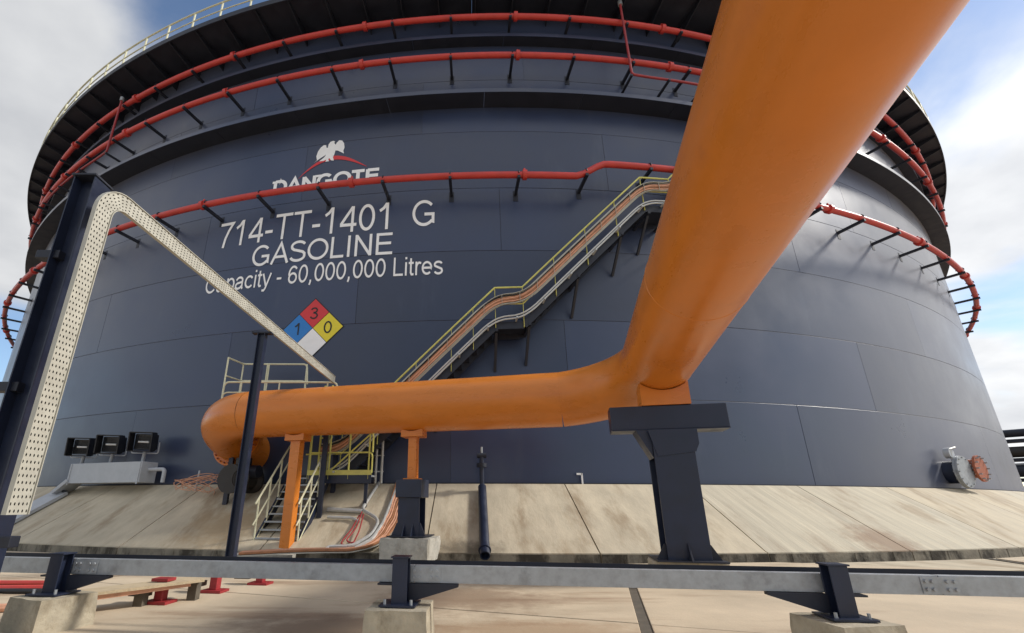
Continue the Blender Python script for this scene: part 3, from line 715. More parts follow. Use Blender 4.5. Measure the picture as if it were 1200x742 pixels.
# short stub column with plinth below the middle of the orange pipe
s0 = Vector((leg2.x, leg2.y, 0)); SBZ = -.64
stub = thing('stub_column', 'short dark navy steel stub on rough grey plinth below the orange pipe', 'column', (s0.x, s0.y, SBZ))
MB().prism([(-.28, STUBTOP), (.28, STUBTOP), (.28, STUBTOP - .36), (-.28, STUBTOP - .36)], -.27, .27, (s0, -ldir, zax, d2)).build('head_box', NAVY, stub, bevel=.012)
for s_ in (-1, 1): MB().box(s0 + zax * ((SBZ + STUBTOP - .36) / 2) + d2 * (.2 * s_), (.46, .025, STUBTOP - .364 - SBZ), (-ldir, d2, zax)).build('stub_flange', NAVY, stub)
MB().box(s0 + zax * ((SBZ + STUBTOP - .36) / 2), (.025, .37, STUBTOP - .364 - SBZ), (-ldir, d2, zax)).build('stub_web', NAVY, stub)
for s_ in (-1, 1): MB().prism([(s_ * .23, SBZ + .02), (s_ * .36, SBZ + .02), (s_ * .25, SBZ + .26), (s_ * .23, SBZ + .26)], -.2, -.175, (s0, -ldir, zax, d2)).build('base_gusset', NAVY, stub)
for x in (-.08, .1): MB().prism([(-.215, SBZ + .02), (-.36, SBZ + .02), (-.215, SBZ + .24)], x - .01, x + .01, (s0, d2, zax, -ldir)).build('base_gusset', NAVY, stub)
MB().box(s0 + zax * (SBZ + .01), (.78, .76, .02), (-ldir, d2, zax)).build('base_plate', NAVYD, stub)
def rough_block(name, c, size, ax, m, label, taper=1.0, seed=0, amp=.012):
    rnd = random.Random(seed); nx, ny, nz = [max(2, int(k / .09)) for k in size]; ex, ey, ez = ax; mb = MB(); idx = {}
    vs = []; fs = []
    def vid(i, j, k):
        key = (i, j, k)
        if key not in idx:
            x = (i / nx - .5) * size[0]; y = (j / ny - .5) * size[1]; z = (k / nz - .5) * size[2]
            t = 1 + (taper - 1) * (1 - k / nz); edge = sum((i in (0, nx), j in (0, ny), k in (0, nz)))
            sh = 1 - (.022 if edge >= 2 else 0) * rnd.uniform(.3, 1.2)
            idx[key] = len(vs)
            vs.append(Vector(c) + ex * (x * t * sh + rnd.uniform(-amp, amp) * .6) + ey * (y * t * sh + rnd.uniform(-amp, amp) * .6) + ez * (z * (sh if k == nz else 1) + (rnd.uniform(-amp, amp) * .5 if 0 < k else 0)))
        return idx[key]
    for i in range(nx):
        for j in range(ny):
            for k in (0, nz): fs.append((vid(i, j, k), vid(i + 1, j, k), vid(i + 1, j + 1, k), vid(i, j + 1, k)))
    for i in range(nx):
        for k in range(nz):
            for j in (0, ny): fs.append((vid(i, j, k), vid(i + 1, j, k), vid(i + 1, j, k + 1), vid(i, j, k + 1)))
    for j in range(ny):
        for k in range(nz):
            for i in (0, nx): fs.append((vid(i, j, k), vid(i, j + 1, k), vid(i, j + 1, k + 1), vid(i, j, k + 1)))
    mb.add(vs, fs); o = mb.build(name, m, None, True)
    return tag(o, label, 'plinth', 'concrete plinths')
rough_block('concrete_plinth', s0 + zax * ((SBZ + GZ) / 2 - .008), (1.0, .95, SBZ - GZ - .012), (-ldir, d2, zax), PLINTHG, 'rough grey concrete plinth under the short navy stub column', 1.0, 3, .02)

# ------------------------------------------------------------------ galvanised rail on posts
ZR = -.51
BA = onz(-40, 652, ZR); BB = onz(1290, 678.3, ZR); bd = (BB - BA); bd.z = 0; bl = bd.length; bd.normalize(); bn = Vector((-bd.y, bd.x, 0))   # bn points away from the camera
rail = thing('barrier_rail', 'long galvanised steel channel rail on short navy posts across the foreground', 'rail', (0, 4.2, GZ))
def onrail(px, py):
    d = ray(px, py); k = (BA.dot(bn)) / (d.x * bn.x + d.y * bn.y); return d * k
HB = .135
joints = [BA + bd * 0, onrail(92, 655), onrail(486, 663), onrail(1098, 674), BB + bd * .5]
for a, b in zip(joints, joints[1:]):
    a = Vector((a.x, a.y, ZR - HB / 2)); b = Vector((b.x, b.y, ZR - HB / 2)); a += bd * .004; b -= bd * .004; mid = (a + b) / 2; ll = (b - a).length
    m = MB(); m.box(mid, (ll, .006, HB), (bd, bn, zax)); m.box(mid + zax * (HB / 2 - .0035) + bn * .0335, (ll, .06, .007), (bd, bn, zax)); m.box(mid - zax * (HB / 2 - .0035) + bn * .0335, (ll, .06, .007), (bd, bn, zax))
    m.build('rail_channel', GALV, rail, bevel=.0015)
# back channel seen over the top edge, its shade put in as dark colour
a = Vector((BA.x, BA.y, ZR - .055)) + bn * .26; b = Vector((BB.x, BB.y, ZR - .055)) + bn * .26
MB().box((a + b) / 2, ((b - a).length, .006, HB), (bd, bn, zax)).build('rear_channel', NAVYD, rail)
for j in joints[1:4]:
    J = Vector((j.x, j.y, ZR - HB / 2))
    sx = .0 if j is joints[3] else .1
    spl = MB().box(J + bd * sx - bn * .0065, (.26, .006, .115), (bd, bn, zax)).build('splice_plate', GALV, rail)
    for ix in (-.1, -.055, .045, .095):
        for iz in (-.028, .028):
            P = J + bd * (ix + sx) - bn * .010 + zax * iz
            MB().tube([P + bn * .002, P - bn * .014], .0135, 6).build('bolt', GALV, spl)
for px, py0, py1, nm in ((69, 648, 692, 'a'), (470, 652, 707, 'b'), (982, 661, 719, 'c')):
    d_ = ray(px, (py0 + py1) / 2); P = d_ * ((BA.dot(bn) - .075) / (d_.x * bn.x + d_.y * bn.y)); zt2 = onrail(px, py0).z; zb2 = -.80
    c_ = Vector((P.x, P.y, 0))
    # H-section post in front of the rail
    po = MB()
    for s_ in (-1, 1): po.box(c_ + zax * ((zt2 + zb2) / 2) + bn * (.055 * s_), (.13, .012, zt2 - zb2), (bd, bn, zax))
    po.box(c_ + zax * ((zt2 + zb2) / 2), (.009, .098, zt2 - zb2), (bd, bn, zax))
    po = po.build('post', NAVY, rail, bevel=.003)
    MB().box(c_ + zax * (zt2 + .006), (.155, .14, .012), (bd, bn, zax)).build('post_cap', NAVY, po)
    MB().box(c_ + zax * (zb2 + .007), (.30, .26, .014), (bd, bn, zax)).build('base_plate', NAVY, po)
    # tapered bracket under the rail
    s_ = -1 if nm == 'c' else 1
    zr = ZR - HB - .004
    MB().prism([(0, zr), (s_ * .42, zr), (s_ * .42, zr - .02), (s_ * .05, zr - .13), (0, zr - .13)], -.03, .03, (c_ + bd * (.06 * s_) + bn * .07, bd, zax, bn)).build('rail_bracket', NAVYD, po)
    MB().box(c_ - bd * (.13 * s_) + bn * .07 + zax * (zr - .008), (.16, .09, .014), (bd, bn, zax)).build('bracket_plate', NAVYD, po)
    for ix in (-.11, .11):
        MB().tube([c_ + bd * ix - bn * .09 + zax * (zb2 + .012), c_ + bd * ix - bn * .09 + zax * (zb2 + .05)], .012, 6).build('anchor_bolt', GALV, po)
    ang = -.35 if nm == 'a' else (.35 if nm == 'c' else .06)
    ex_ = Matrix.Rotation(ang * .8, 3, 'Z') @ bd; ey_ = Matrix.Rotation(ang * .8, 3, 'Z') @ bn
    rough_block('concrete_plinth', c_ + bd * .0 + bn * .02 + zax * ((zb2 + GZ) / 2 - .008), (.50, .46, zb2 - GZ), (ex_, ey_, zax), PLINTH,
                {'a': 'weathered concrete plinth under the left rail post', 'b': 'weathered concrete plinth under the middle rail post', 'c': 'weathered concrete plinth under the right rail post'}[nm], 1.06, ord(nm), .008)

# ------------------------------------------------------------------ tall post and perforated cable tray on the left
def navy_post(name, label, base, top, w):
    root = thing(name, label, 'post', base)
    b_, t_ = Vector(base), Vector(top); m = MB()
    for s_ in (-1, 1): m.box((b_ + t_) / 2 + Vector((w / 2 * s_, 0, 0)), (.012, w, (t_ - b_).z))
    m.box((b_ + t_) / 2, (w - .012, .01, (t_ - b_).z)); m.build('post_section', NAVY, root)
    MB().box(b_ + zax * .01, (w * 2, w * 2, .02)).build('base_plate', NAVYD, root)
    return root
P1 = Vector((-3.98, 4.12, 0))
post1 = navy_post('cable_tray_post', 'tall dark navy post at left edge carrying the cable tray bend', (P1.x, P1.y, GZ), (P1.x, P1.y, 3.36), .22)
MB().box((P1.x, P1.y, 3.372), (.26, .26, .02)).build('post_cap', NAVYD, post1)
for z, s_ in ((2.42, -1), (1.02, -1), (-.32, 1)):
    MB().box((P1.x + s_ * .17, P1.y - .03, z), (.24, .1, .09)).build('post_arm', NAVYD, post1, bevel=.006)
TZ = 3.1; TW = .175
T0 = onz(138, 228, TZ); T1 = onz(388, 440, TZ); td = (T1 - T0); td.z = 0; td.normalize(); tn = Vector((td.y, -td.x, 0))
T1 = T0 + td * 7.6
tray = thing('cable_tray', 'cream perforated cable tray rising beside the tall post then running to the tank', 'cable tray', (T0.x, T0.y, -.1))
# centre line: vertical, bend, horizontal; the tray stands on edge with its perforated face towards +X
BRD = .26
vx = T0 - td * .06 - tn * .04
path = [Vector((vx.x, vx.y, z)) for z in [-.1 + (TZ - BRD + .1) * k / 52 for k in range(53)]]
cen = Vector((vx.x, vx.y, TZ - BRD)) + td * BRD
for k in range(1, 9):
    a = math.pi / 2 * k / 8; path.append(cen - td * (BRD * math.cos(a)) + zax * (BRD * math.sin(a)))
path += [cen + zax * BRD + td * (k * .056) for k in range(1, 132)]
tang = [(path[min(i + 1, len(path) - 1)] - path[max(i - 1, 0)]).normalized() for i in range(len(path))]
wid = [t.cross(tn) for t in tang]                     # across the tray
per = MB(); NCOL = 5
for i in range(len(path) - 1):
    for c in range(NCOL):
        u0 = -TW / 2 + TW * c / NCOL; u1 = u0 + TW / NCOL; odd = i % 2
        def P(u, w): return (path[i] + wid[i] * (u0 + (u1 - u0) * u)).lerp(path[i + 1] + wid[i + 1] * (u0 + (u1 - u0) * u), w)
        o8 = [(0, 0), (.5, 0), (1, 0), (1, .5), (1, 1), (.5, 1), (0, 1), (0, .5)]
        cx0 = .34 if odd else .66; hw = .2; hh = .24
        i8 = [(cx0 - hw * .7, .5 - hh * .7), (cx0, .5 - hh), (cx0 + hw * .7, .5 - hh * .7), (cx0 + hw, .5), (cx0 + hw * .7, .5 + hh * .7), (cx0, .5 + hh), (cx0 - hw * .7, .5 + hh * .7), (cx0 - hw, .5)]
        per.add([P(*q) for q in o8] + [P(*q) for q in i8], [(k, (k + 1) % 8, 8 + (k + 1) % 8, 8 + k) for k in range(8)])
per.build('perforated_base', TRAYM, tray)
for s_ in (-1, 1):
    m = MB()
    for i in range(len(path) - 1):
        a = path[i] + wid[i] * (s_ * (TW / 2 + .003)) + tn * .012; b = path[i + 1] + wid[i + 1] * (s_ * (TW / 2 + .003)) + tn * .012
        d_ = tn * -.045; wa, wb = wid[i] * (s_ * .008), wid[i + 1] * (s_ * .008)
        m.add([a, b, b + d_, a + d_, a + wa, b + wb, b + d_ + wb, a + d_ + wa], [(0, 1, 2, 3), (4, 7, 6, 5), (0, 4, 5, 1), (3, 2, 6, 7)])
    m.build('tray_side', TRAYM, tray)
for k in range(4):
    MB().tube([path[i] + wid[i] * (-.06 + .04 * k) - tn * .018 for i in range(0, len(path), 2)], .012, 6).build('cable', BLACK, tray, True)
lid = MB()
for i in range(len(path) - 1):
    a = path[i] - tn * .032; b = path[i + 1] - tn * .032; wa, wb = wid[i] * (TW / 2), wid[i + 1] * (TW / 2)
    lid.add([a - wa, a + wa, b + wb, b - wb], [(0, 1, 2, 3)])
lid.build('tray_cover', TRAYM, tray)
q2 = onz(309, 384, TZ); P2 = Vector((q2.x, q2.y, 0))
post2 = navy_post('cable_tray_post', 'slim dark navy post standing before the access stair under the cable tray', (P2.x, P2.y, GZ), (P2.x, P2.y, TZ - .1), .125)
MB().box((P2.x, P2.y, TZ - .115), (.36, .12, .03)).build('tray_arm', NAVYD, post2)

# ------------------------------------------------------------------ access stair, platforms and ladder
rails = []
def stair_flight(name, label, f0, f1, width, nst, mats, side):
    root = thing(name, label, 'stair', f0); f0 = Vector(f0); f1 = Vector(f1); run = f1 - f0; hdir = Vector((run.x, run.y, 0)).normalized(); sd = Vector((hdir.y, -hdir.x, 0))
    for s_ in (-1, 1):
        o_ = sd * (s_ * width / 2)
        MB().bar(f0 + o_ - zax * .05, f1 + o_ - zax * .05, .05, .2).build('stringer', NAVY, root)
        MB().bar(f0 + o_ + zax * .07, f1 + o_ + zax * .07, .06, .035).build('stringer_edge', CREAM, root)
        for h, rr in ((1.0, .024), (.55, .019)):
            MB().tube([f0 + o_ + zax * h + hdir * .0, f1 + o_ + zax * h], rr, 8).build('handrail', CREAM, root, True)
        for k in range(4):
            b = f0 + run * (.08 + .28 * k) + o_; MB().tube([b, b + zax * 1.0], .022, 8).build('railing_post', CREAM, root, True)
    for k in range(nst):
        c = f0 + run * ((k + .5) / nst); MB().box(c + zax * .02, (width - .06, .22, .035), (sd, hdir, zax)).build('tread', GALV, root)
    return root
ff = onz(321, 648, -1.03); ff = Vector((ff.x, 10.6, -1.03)); ff.x = ony(318, 645, 10.6).x
ft = ony(364, 548, 12.0); ft = Vector((ft.x, 12.0, .66))
stair_flight('access_stair', 'short open steel stair with cream handrails over the concrete apron', ff, ft, 1.05, 10, None, 1)
pad = MB().box((ff.x, ff.y - .2, (GZ - 1.03) / 2 - .004), (1.3, .7, abs(GZ + 1.03) - .004 + .03)).build('stair_pad', PLINTHG); tag(pad, 'low concrete pad at the foot of the access stair', 'pad')
# landing at the stair head
ld = thing('stair_landing', 'small navy framed landing with yellow toe board beside the access stair', 'platform', (-2.6, 11.9, .3))
la = pol(R + 1.05, -8.6, .66); lb = pol(R + 1.05, -6.1, .66); lt = (lb - la).normalized(); lnn = Vector((lt.y, -lt.x, 0))
MB().box((la + lb) / 2 - lnn * -.0 - zax * .02, ((lb - la).length, .3, .04), (lt, lnn, zax)).build('deck_plate', GALV, ld)
MB().box((la + lb) / 2 + lnn * .16 - zax * .10, ((lb - la).length, .02, .2), (lt, lnn, zax)).build('edge_beam', NAVY, ld)
MB().box((la + lb) / 2 + lnn * .165 + zax * .06, ((lb - la).length, .012, .12), (lt, lnn, zax)).build('toe_board', YELLOW, ld)
for h, rr in ((1.05, .024), (.55, .02)):
    MB().tube(round_path([la + lnn * .15 + zax * h, lb + lnn * .15 + zax * h, lb + lnn * .15 + zax * (h - .5)], .12), rr, 8).build('handrail', YELLOW, ld, True)
for k in range(4):
    b = la + (lb - la) * (.02 + .31 * k) + lnn * .15; MB().tube([b - zax * .1, b + zax * 1.05], .022, 8).build('railing_post', YELLOW, ld, True)
MB().tube([la + (lb - la) * .35 + lnn * .15 + zax * .1, la + (lb - la) * .95 + lnn * .15 + zax * 1.0], .02, 8).build('diagonal_brace', YELLOW, ld, True)
for k in (.1, .9):
    b = la + (lb - la) * k; MB().bar((b.x, b.y, apron_z(b.x, b.y) - .02), (b.x, b.y, .62), .08, .08).build('leg', NAVY, ld)
# upper valve platform behind the orange pipe
vp = thing('valve_platform', 'raised platform with cream railings behind the orange pipe elbow', 'platform', (-4.6, 11.9, .5))
YB, YF = 12.45, 11.45
bl_, br_ = ony(262, 433, YB), ony(360, 427, YB); zb1 = br_.z
fl_, fr_ = ony(268, 447, YF), ony(396, 440, YF); zf1 = 3.02
xl, xm, xr_ = -6.05, br_.x, fr_.x
DK = 2.02
MB().box(((xl + xr_) / 2, (YB + YF) / 2, DK), (xr_ - xl, YB - YF, .05)).build('deck_plate', GALV, vp)
MB().box(((xl + xr_) / 2, YF - .02, DK - .1), (xr_ - xl, .04, .2)).build('edge_beam', NAVY, vp)
for z, rr in ((zb1, .026), (zb1 - .5, .02)):
    MB().tube(round_path([(xl, YF + .1, z - .1), (xl, YB, z), (xm, YB, z), (xm + .06, YB, z - .6)], .12), rr, 8).build('handrail', CREAM, vp, True)
for z, rr in ((zf1, .026), (zf1 - .28, .02)):
    MB().tube(round_path([(fl_.x - .1, YF, DK), (fl_.x - .1, YF, z), (xr_, YF, z), (xr_ + .04, YF, DK)], .14), rr, 8).build('handrail', CREAM, vp, True)
for x, y, z in ((xl, YF + .1, zb1 - .1), (xl, YB, zb1), (xl + .7, YB, zb1), (xm - 1.1, YB, zb1), (xm, YB, zb1), (fl_.x + .35, YF, zf1), (fl_.x + 1.35, YF, zf1), (xr_ - .25, YF, zf1)):
    MB().tube([(x, y, DK), (x, y, z)], .022, 8).build('railing_post', CREAM, vp, True)
lpx = ony(378, 560, 11.35)
for x, y in ((lpx.x, 11.35), (xl + .15, 12.3), (xr_ - .1, 12.3)):
    MB().bar((x, y, apron_z(x, y) - .02), (x, y, DK - .03), .11, .11).build('leg', NAVY, vp)
# yellow ladder
lad = thing('ladder', 'yellow vertical ladder between stair head and valve platform', 'ladder', (-3.05, 11.7, .68))
l0 = ony(373, 545, 11.75); l1 = ony(382, 545, 11.7)
for P in (l0, l1): MB().tube([(P.x, P.y, .68), (P.x, P.y, 3.0)], .028, 8).build('side_rail', YELLOW, lad, True)
for k in range(9): MB().tube([(l0.x, l0.y, .85 + .25 * k), (l1.x, l1.y, .85 + .25 * k)], .016, 6).build('rung', YELLOW, lad, True)
# tank valve between elbow and shell
vv = thing('gate_valve', 'dark brown gate valve body below the orange nozzle at the tank', 'valve', (-5.4, 12.1, .5))
vc = ony(283, 562, 12.3)
MB().tube([vc + d2 * -.45, vc + d2 * -.38, vc + d2 * -.3, vc + d2 * .3, vc + d2 * .38, vc + d2 * .45], [.37, .37, .27, .27, .37, .37], 24).build('valve_body', VALVE, vv, True)
MB().tube([vc, vc + zax * .55], .2, 16).build('bonnet', VALVE, vv, True)
MB().tube([vc + d1 * -.1 + zax * .2, vc + d1 * .5 + zax * .2], .16, 14).build('actuator', NAVYD, vv, True)
wc = vc - d2 * .5 + d1 * .35
MB().tube([wc + (d1 * math.cos(a) + zax * math.sin(a)) * .24 for a in [2 * math.pi * k / 20 for k in range(21)]], .02, 6).build('hand_wheel', VALVE, vv, True)
MB().bar((vc.x, vc.y, apron_z(vc.x, vc.y) - .02), (vc.x, vc.y, vc.z - .28), .12, .12).build('valve_foot', VALVE, vv)

# ------------------------------------------------------------------ floodlights on the steel box
FT = -17.0
fb0, fb1 = oncyl(88, 566, R + .55), oncyl(172, 564, R + .55)
ft_ = Vector((fb1.x - fb0.x, fb1.y - fb0.y, 0)); fl_len = ft_.length; ft_.normalize(); fnn = Vector((ft_.y, -ft_.x, 0)); fc = (fb0 + fb1) / 2
box = thing('steel_mounting_box', 'light grey sheet steel box on the apron carrying three floodlights', 'box', (fc.x, fc.y, ZB))
BT = oncyl(130, 543, R + .55).z
MB().box(Vector((fc.x, fc.y, (ZB + .05 + BT) / 2)), (fl_len, .5, BT - ZB - .05), (ft_, fnn, zax)).build('sheet_body', LGREY, box, bevel=.01)
for s_ in (-1, 1): MB().box(Vector((fc.x, fc.y, (ZB + BT) / 2)) + ft_ * (s_ * (fl_len / 2 - .06)) + fnn * .262, (.05, .02, BT - ZB - .02), (ft_, fnn, zax)).build('edge_angle', LGREY, box)
MB().tube(round_path([Vector((fc.x, fc.y, ZB + .42)) + ft_ * (fl_len / 2), Vector((fc.x, fc.y, ZB + .42)) + ft_ * (fl_len / 2 + .62), Vector((fc.x, fc.y, ZB + .05)) + ft_ * (fl_len / 2 + .62)], .12), .055, 10).build('outlet_pipe', LGREY, box, True)
for k, (x, lab) in enumerate(((97, 'leftmost black floodlight on the grey steel box'), (131, 'middle black floodlight on the grey steel box'), (169, 'rightmost black floodlight on the grey steel box, set highest'))):
    P = oncyl(x, 524 - k * 3, R + .6); hz_ = P.z
    o = thing('floodlight', lab, 'floodlight', (P.x, P.y, BT), 'floodlights on the steel box')
    aim = (fnn * .84 + ft_ * .50 - zax * .10).normalized(); sx_ = aim.cross(zax).normalized(); sz_ = sx_.cross(aim)
    cc = Vector((P.x, P.y, hz_)); hw, hh = .30, .27
    m = MB(); m.box(cc - aim * .16, (.52, .34, .46), (sx_, aim, sz_)); m.build('housing', BLACK, o, bevel=.03)
    hood = MB()
    for a, b_, sz2 in ((0, hh, (2 * hw, .34, .03)), (-hw, 0, (.03, .34, 2 * hh)), (hw, 0, (.03, .34, 2 * hh)), (0, -hh, (2 * hw, .2, .03))):
        hood.box(cc + aim * .13 + sx_ * a + sz_ * b_, sz2, (sx_, aim, sz_))
    hood.build('hood', BLACK, o)
    gl = MB().box(cc + aim * .0 , (.46, .02, .42), (sx_, aim, sz_)).build('lens', GLASS, o)
    MB().tube([cc + aim * .03 - sx_ * .14, cc + aim * .03 + sx_ * .14], .03, 8).build('lamp_tube', WHITE, gl, True)
    br2 = MB(); br2.tube(round_path([cc - aim * .16 - sx_ * .36, cc - aim * .16 - sx_ * .36 - sz_ * .33, cc - aim * .16 + sx_ * .36 - sz_ * .33, cc - aim * .16 + sx_ * .36], .05), .02, 6); br2.build('yoke', LGREY, o, True)
    MB().tube([Vector((P.x, P.y, BT - .02)) - aim * .16, cc - aim * .16 - sz_ * .30], .05, 10).build('stem', LGREY, o, True)
# sheet steel duct running from the box down to the left
du = thing('steel_duct', 'light grey sheet steel cable duct sloping away from the floodlight box', 'duct', (fb0.x, fb0.y, ZB))
pp = [Vector((fb0.x, fb0.y, ZB + .14)) - ft_ * .02, onapron(70, 578, .12), onapron(22, 603, .12), onapron(-25, 628, .12)]
for a, b in zip(pp, pp[1:]):
    MB().bar(a, b, .62, .10).build('duct_section', LGREY, du, bevel=.006)
for a in pp[1:3]: MB().box(a + zax * .06, (.5, .12, .03), (ft_, fnn, zax)).build('duct_clip', NAVYD, du)

# ------------------------------------------------------------------ conduits, cables and pipes on the apron
def run(name, label, cat, pts, r, m, off=.05, smoothr=.12, group=None):
    P = [onapron(x, y, off) if not isinstance(x, Vector) else x for x, y in pts]
    o = MB().tube(round_path(P, smoothr), r, 8).build(name, m, None, True); return tag(o, label, cat, group)
vl = thing('conduit_riser', 'pair of silver conduits with rungs rising behind the orange pipe', 'conduit', pol(R + .3, -6.2, ZB))
for dt in (-.12, .12):
    MB().tube([pol(R + .3, -6.2 + dt, ZB), pol(R + .3, -6.2 + dt, 3.2)], .035, 8).build('pipe', CONDUIT, vl, True)
for k in range(6): MB().bar(pol(R + .3, -6.4, .8 + .42 * k), pol(R + .3, -6.0, .8 + .42 * k), .03, .03).build('clip', CONDUIT, vl)
run('conduit', 'silver conduit bending down the apron beside the stub column', 'conduit', [(444, 566), (424, 597), (441, 607), (443, 613), (436, 626), (413, 640), (385, 641), (381, 645)], .04, CONDUIT, .06)
run('conduit', 'silver conduit on the apron nearest the stub column plinth', 'conduit', [(466, 569), (449, 613), (436, 632), (416, 643)], .045, CONDUIT, .07)
run('conduit', 'upper horizontal conduit crossing the apron right of the access stair', 'conduit', [(384, 597), (424, 599)], .05, CONDUIT, .06)
run('conduit', 'lower horizontal conduit crossing the apron right of the access stair', 'conduit', [(384, 606), (414, 607), (421, 612)], .035, CONDUIT, .06)
run('hose', 'looped dark red hose hanging over the apron conduits', 'hose', [(424, 600), (418, 618), (405, 634), (414, 637), (421, 622), (426, 603)], .016, DKRED, .1)
run('hose', 'second dark red hose looped beside the first on the apron', 'hose', [(421, 604), (411, 622), (403, 631), (399, 638), (408, 640)], .016, DKRED, .08)
ct = thing('apron_cable_tray', 'ribbon of salmon cables in a shallow tray curving down the apron', 'cable tray', (-1.8, 10.6, -.9))
cpts = [(472, 566), (466, 590), (458, 612), (447, 630), (432, 641), (410, 646)]
cP = [onapron(x, y, .05) for x, y in cpts]; last_ = cP[-1]; cP += [Vector((last_.x - .8, last_.y - .35, GZ + .16)), Vector((last_.x - 2.0, last_.y - .62, GZ + .12))]
cP = round_path(cP, .5, 8); cs = []
for i in range(len(cP)):
    t = (cP[min(i + 1, len(cP) - 1)] - cP[max(i - 1, 0)]).normalized(); cs.append(t.cross(zax).normalized())
m = MB()
for i in range(len(cP) - 1):
    a, b, sa, sb = cP[i], cP[i + 1], cs[i] * .2, cs[i + 1] * .2; h = zax * .02
    m.add([a - sa, a + sa, b + sb, b - sb, a - sa - h, a + sa - h, b + sb - h, b - sb - h], [(0, 1, 2, 3), (7, 6, 5, 4), (0, 3, 7, 4), (1, 5, 6, 2)])
m.build('tray_base', TRAYM, ct)
for k in range(7):
    MB().tube([cP[i] + cs[i] * (-.165 + .055 * k + .01 * math.sin(i * .7 + k)) + zax * .03 for i in range(len(cP))], .026, 6).build('cable', SALMON if k % 3 else COPPER, ct, True)
# drain pipe lying on the apron
dr = thing('drain_pipe', 'dark navy drain pipe lying down the apron with open lower end', 'pipe', onapron(567, 640, .1))
a = onapron(565, 571, .11); b = onapron(568, 643, .12); dd = (b - a).normalized()
MB().ringpipe(a, b + dd * .22, .105, .085).build('pipe', NAVY, dr, True)
MB().tube([b + dd * .02, b + dd * .06], .13, 20).build('collar', NAVY, dr, True)
MB().tube([a, a + Vector((0, 0, .02)), Vector((a.x, a.y, a.z + .75))], .06, 12).build('riser', NAVY, dr, True)
MB().tube([Vector((a.x, a.y, a.z + .5)), Vector((a.x, a.y, a.z + .6))], .13, 14).build('riser_flange', NAVYD, dr, True)
MB().tube([Vector((a.x - .12, a.y, a.z + .8)), Vector((a.x + .12, a.y, a.z + .8))], .07, 10).build('valve_body', NAVYD, dr, True)
MB().tube([Vector((a.x, a.y, a.z + .8)), Vector((a.x, a.y, a.z + 1.02))], .03, 8).build('valve_stem', GALV, dr, True)
# coil of copper cable at the apron top
co = []
cc0 = onapron(228, 582, .03)
for k in range(150):
    a = k * .34; rr = .46 + .12 * math.sin(k * .21) ; co.append(cc0 + Vector((rr * math.cos(a) * 1.1, rr * math.sin(a) * .35, .05 + .38 * abs(math.sin(a * .5 + k * .013)) + .0012 * k)))
tag(MB().tube(co, .010, 5).build('cable_coil', SALMON, None, True), 'loose coil of copper brown cable on top of the apron', 'cable')
gp = onapron(229, 575, 0)
tag(MB().tube([gp, gp + Vector((.0, .05, .55))], .03, 8).build('marker_stake', LGREY, None, True), 'thin grey stake standing beside the copper cable coil', 'stake')
q = pol(R + .1, 2.15, ZB); gs = thing('grounding_lug', 'small white earthing lug at the foot of the tank shell', 'lug', q)
MB().bar(q, q + zax * .28, .04, .04).build('lug_bar', WHITE, gs); MB().bar(q + zax * .26, q + zax * .26 + Vector((-.14, 0, 0)), .04, .05).build('lug_arm', WHITE, gs)

# ------------------------------------------------------------------ small things on the ground at left
for px, py, lab in ((187, 707, 'nearest red pipe support stub on the ground behind the rail'), (251, 694, 'middle red pipe support stub on the ground behind the rail'), (305, 685, 'farthest red pipe support stub on the ground, partly behind the rail')):
    P = onz(px, py, GZ); o = thing('pipe_support_stub', lab, 'pipe support', P, 'red pipe supports on the ground')
    MB().box(P + zax * .016, (.28, .2, .03), (bd, bn, zax)).build('foot_plate', DKRED, o)
    MB().box(P + zax * .13, (.10, .10, .2), (bd, bn, zax)).build('stem', DKRED, o, bevel=.008)
    MB().box(P + zax * .245, (.2, .14, .03), (bd, bn, zax)).build('top_plate', DKRED, o)
    MB().box(P + zax * .10 - bd * .26, (.22, .1, .06), (bd, bn, zax)).build('side_block', JOINT, o)
bd0 = onz(90, 696, -.90); bd1 = onz(236, 678, -.86)
bo_ = thing('duct_board', 'long tan board with salmon edge lying behind the rail at left', 'board', (bd0.x, bd0.y, GZ))
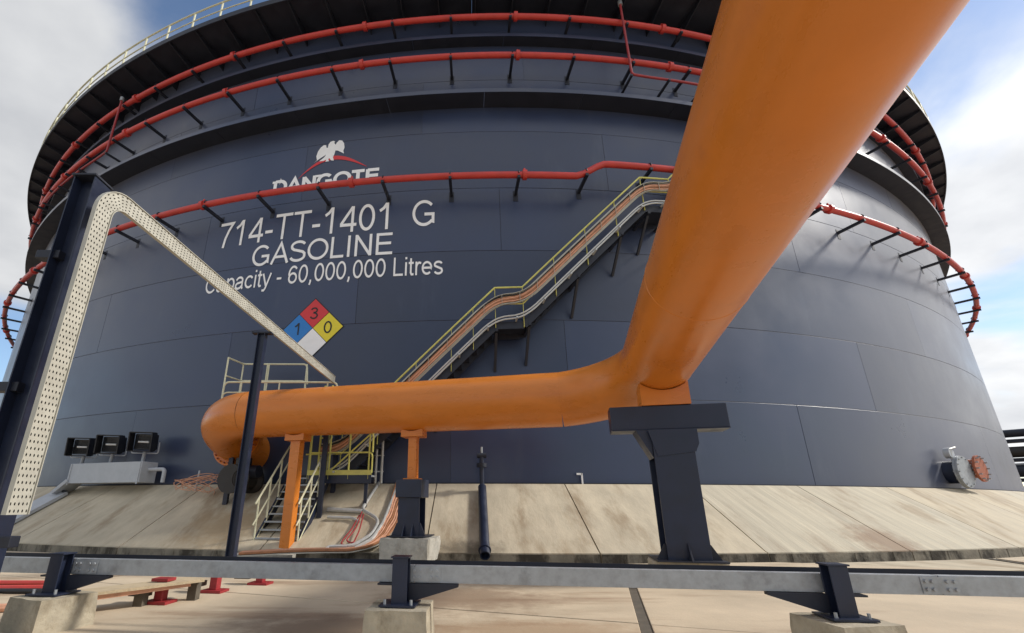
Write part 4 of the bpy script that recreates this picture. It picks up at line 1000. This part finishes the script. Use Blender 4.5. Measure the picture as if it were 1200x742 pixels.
MB().bar(bd0 - (bd1 - bd0) * .3, bd1, .34, .03).build('board', WOOD, bo_)
MB().bar(bd0 - (bd1 - bd0) * .3 - bn * .18 - zax * .05, bd1 - bn * .18 - zax * .03, .03, .05).build('edge_strip', SALMON, bo_)
for t in (.05, .5, .95):
    P = bd0.lerp(bd1, t); MB().bar((P.x, P.y, GZ - .001), (P.x, P.y, P.z - .015), .1, .1).build('board_leg', JOINT, bo_)
for k, (y, mm, rr, lab) in enumerate(((683, RED, .028, 'upper red hose lying on the ground at far left'), (688, RED, .032, 'lower red hose lying on the ground at far left'), (693, BLACK, .03, 'black hose lying below the red ones at far left'), (715, SALMON, .04, 'pale salmon cable on the ground at left edge'))):
    a = onz(-140, y + 1, GZ + rr); b = onz(88 if k < 3 else 14, y + (0 if k < 3 else -3), GZ + rr); mid = (a + b) / 2 + Vector((0, .06 * (-1) ** k, 0))
    tag(MB().tube(round_path([a, mid, b], .9, 10), rr, 8).build('hose', mm, None, True), lab, 'hose', 'hoses on the ground at left')
# ------------------------------------------------------------------ far pipe rack beyond the tank on the right
fp = ondist(1196, 548, 75)
rk = thing('pipe_rack', 'far dark pipe rack just visible beyond the right edge of the tank', 'pipe rack', (fp.x, fp.y, GZ))
fd = Vector((fp.x, fp.y, 0)).normalized(); fs_ = Vector((fd.y, -fd.x, 0))
for k in range(7):
    b = Vector((fp.x, fp.y, 0)) + fs_ * (k * 5 - 1.2)
    MB().bar((b.x, b.y, GZ - .14), (b.x, b.y, 6.2), .5, .5).build('rack_post', NAVYD, rk)
a = Vector((fp.x, fp.y, 0)) - fs_ * 1.6; b = a + fs_ * 34
for z in (2.4, 4.4, 6.3): MB().bar((a.x, a.y, z), (b.x, b.y, z), .8, .35).build('rack_beam', NAVYD, rk)
for z, r_, mm in ((3.3, .6, NAVYD), (5.2, .55, VALVE), (1.2, .6, RUST), (7.1, .4, NAVYD), (3.95, .12, LGREY)): MB().tube([(a.x, a.y, z), (b.x, b.y, z)], r_, 14).build('rack_pipe', mm, rk, True)
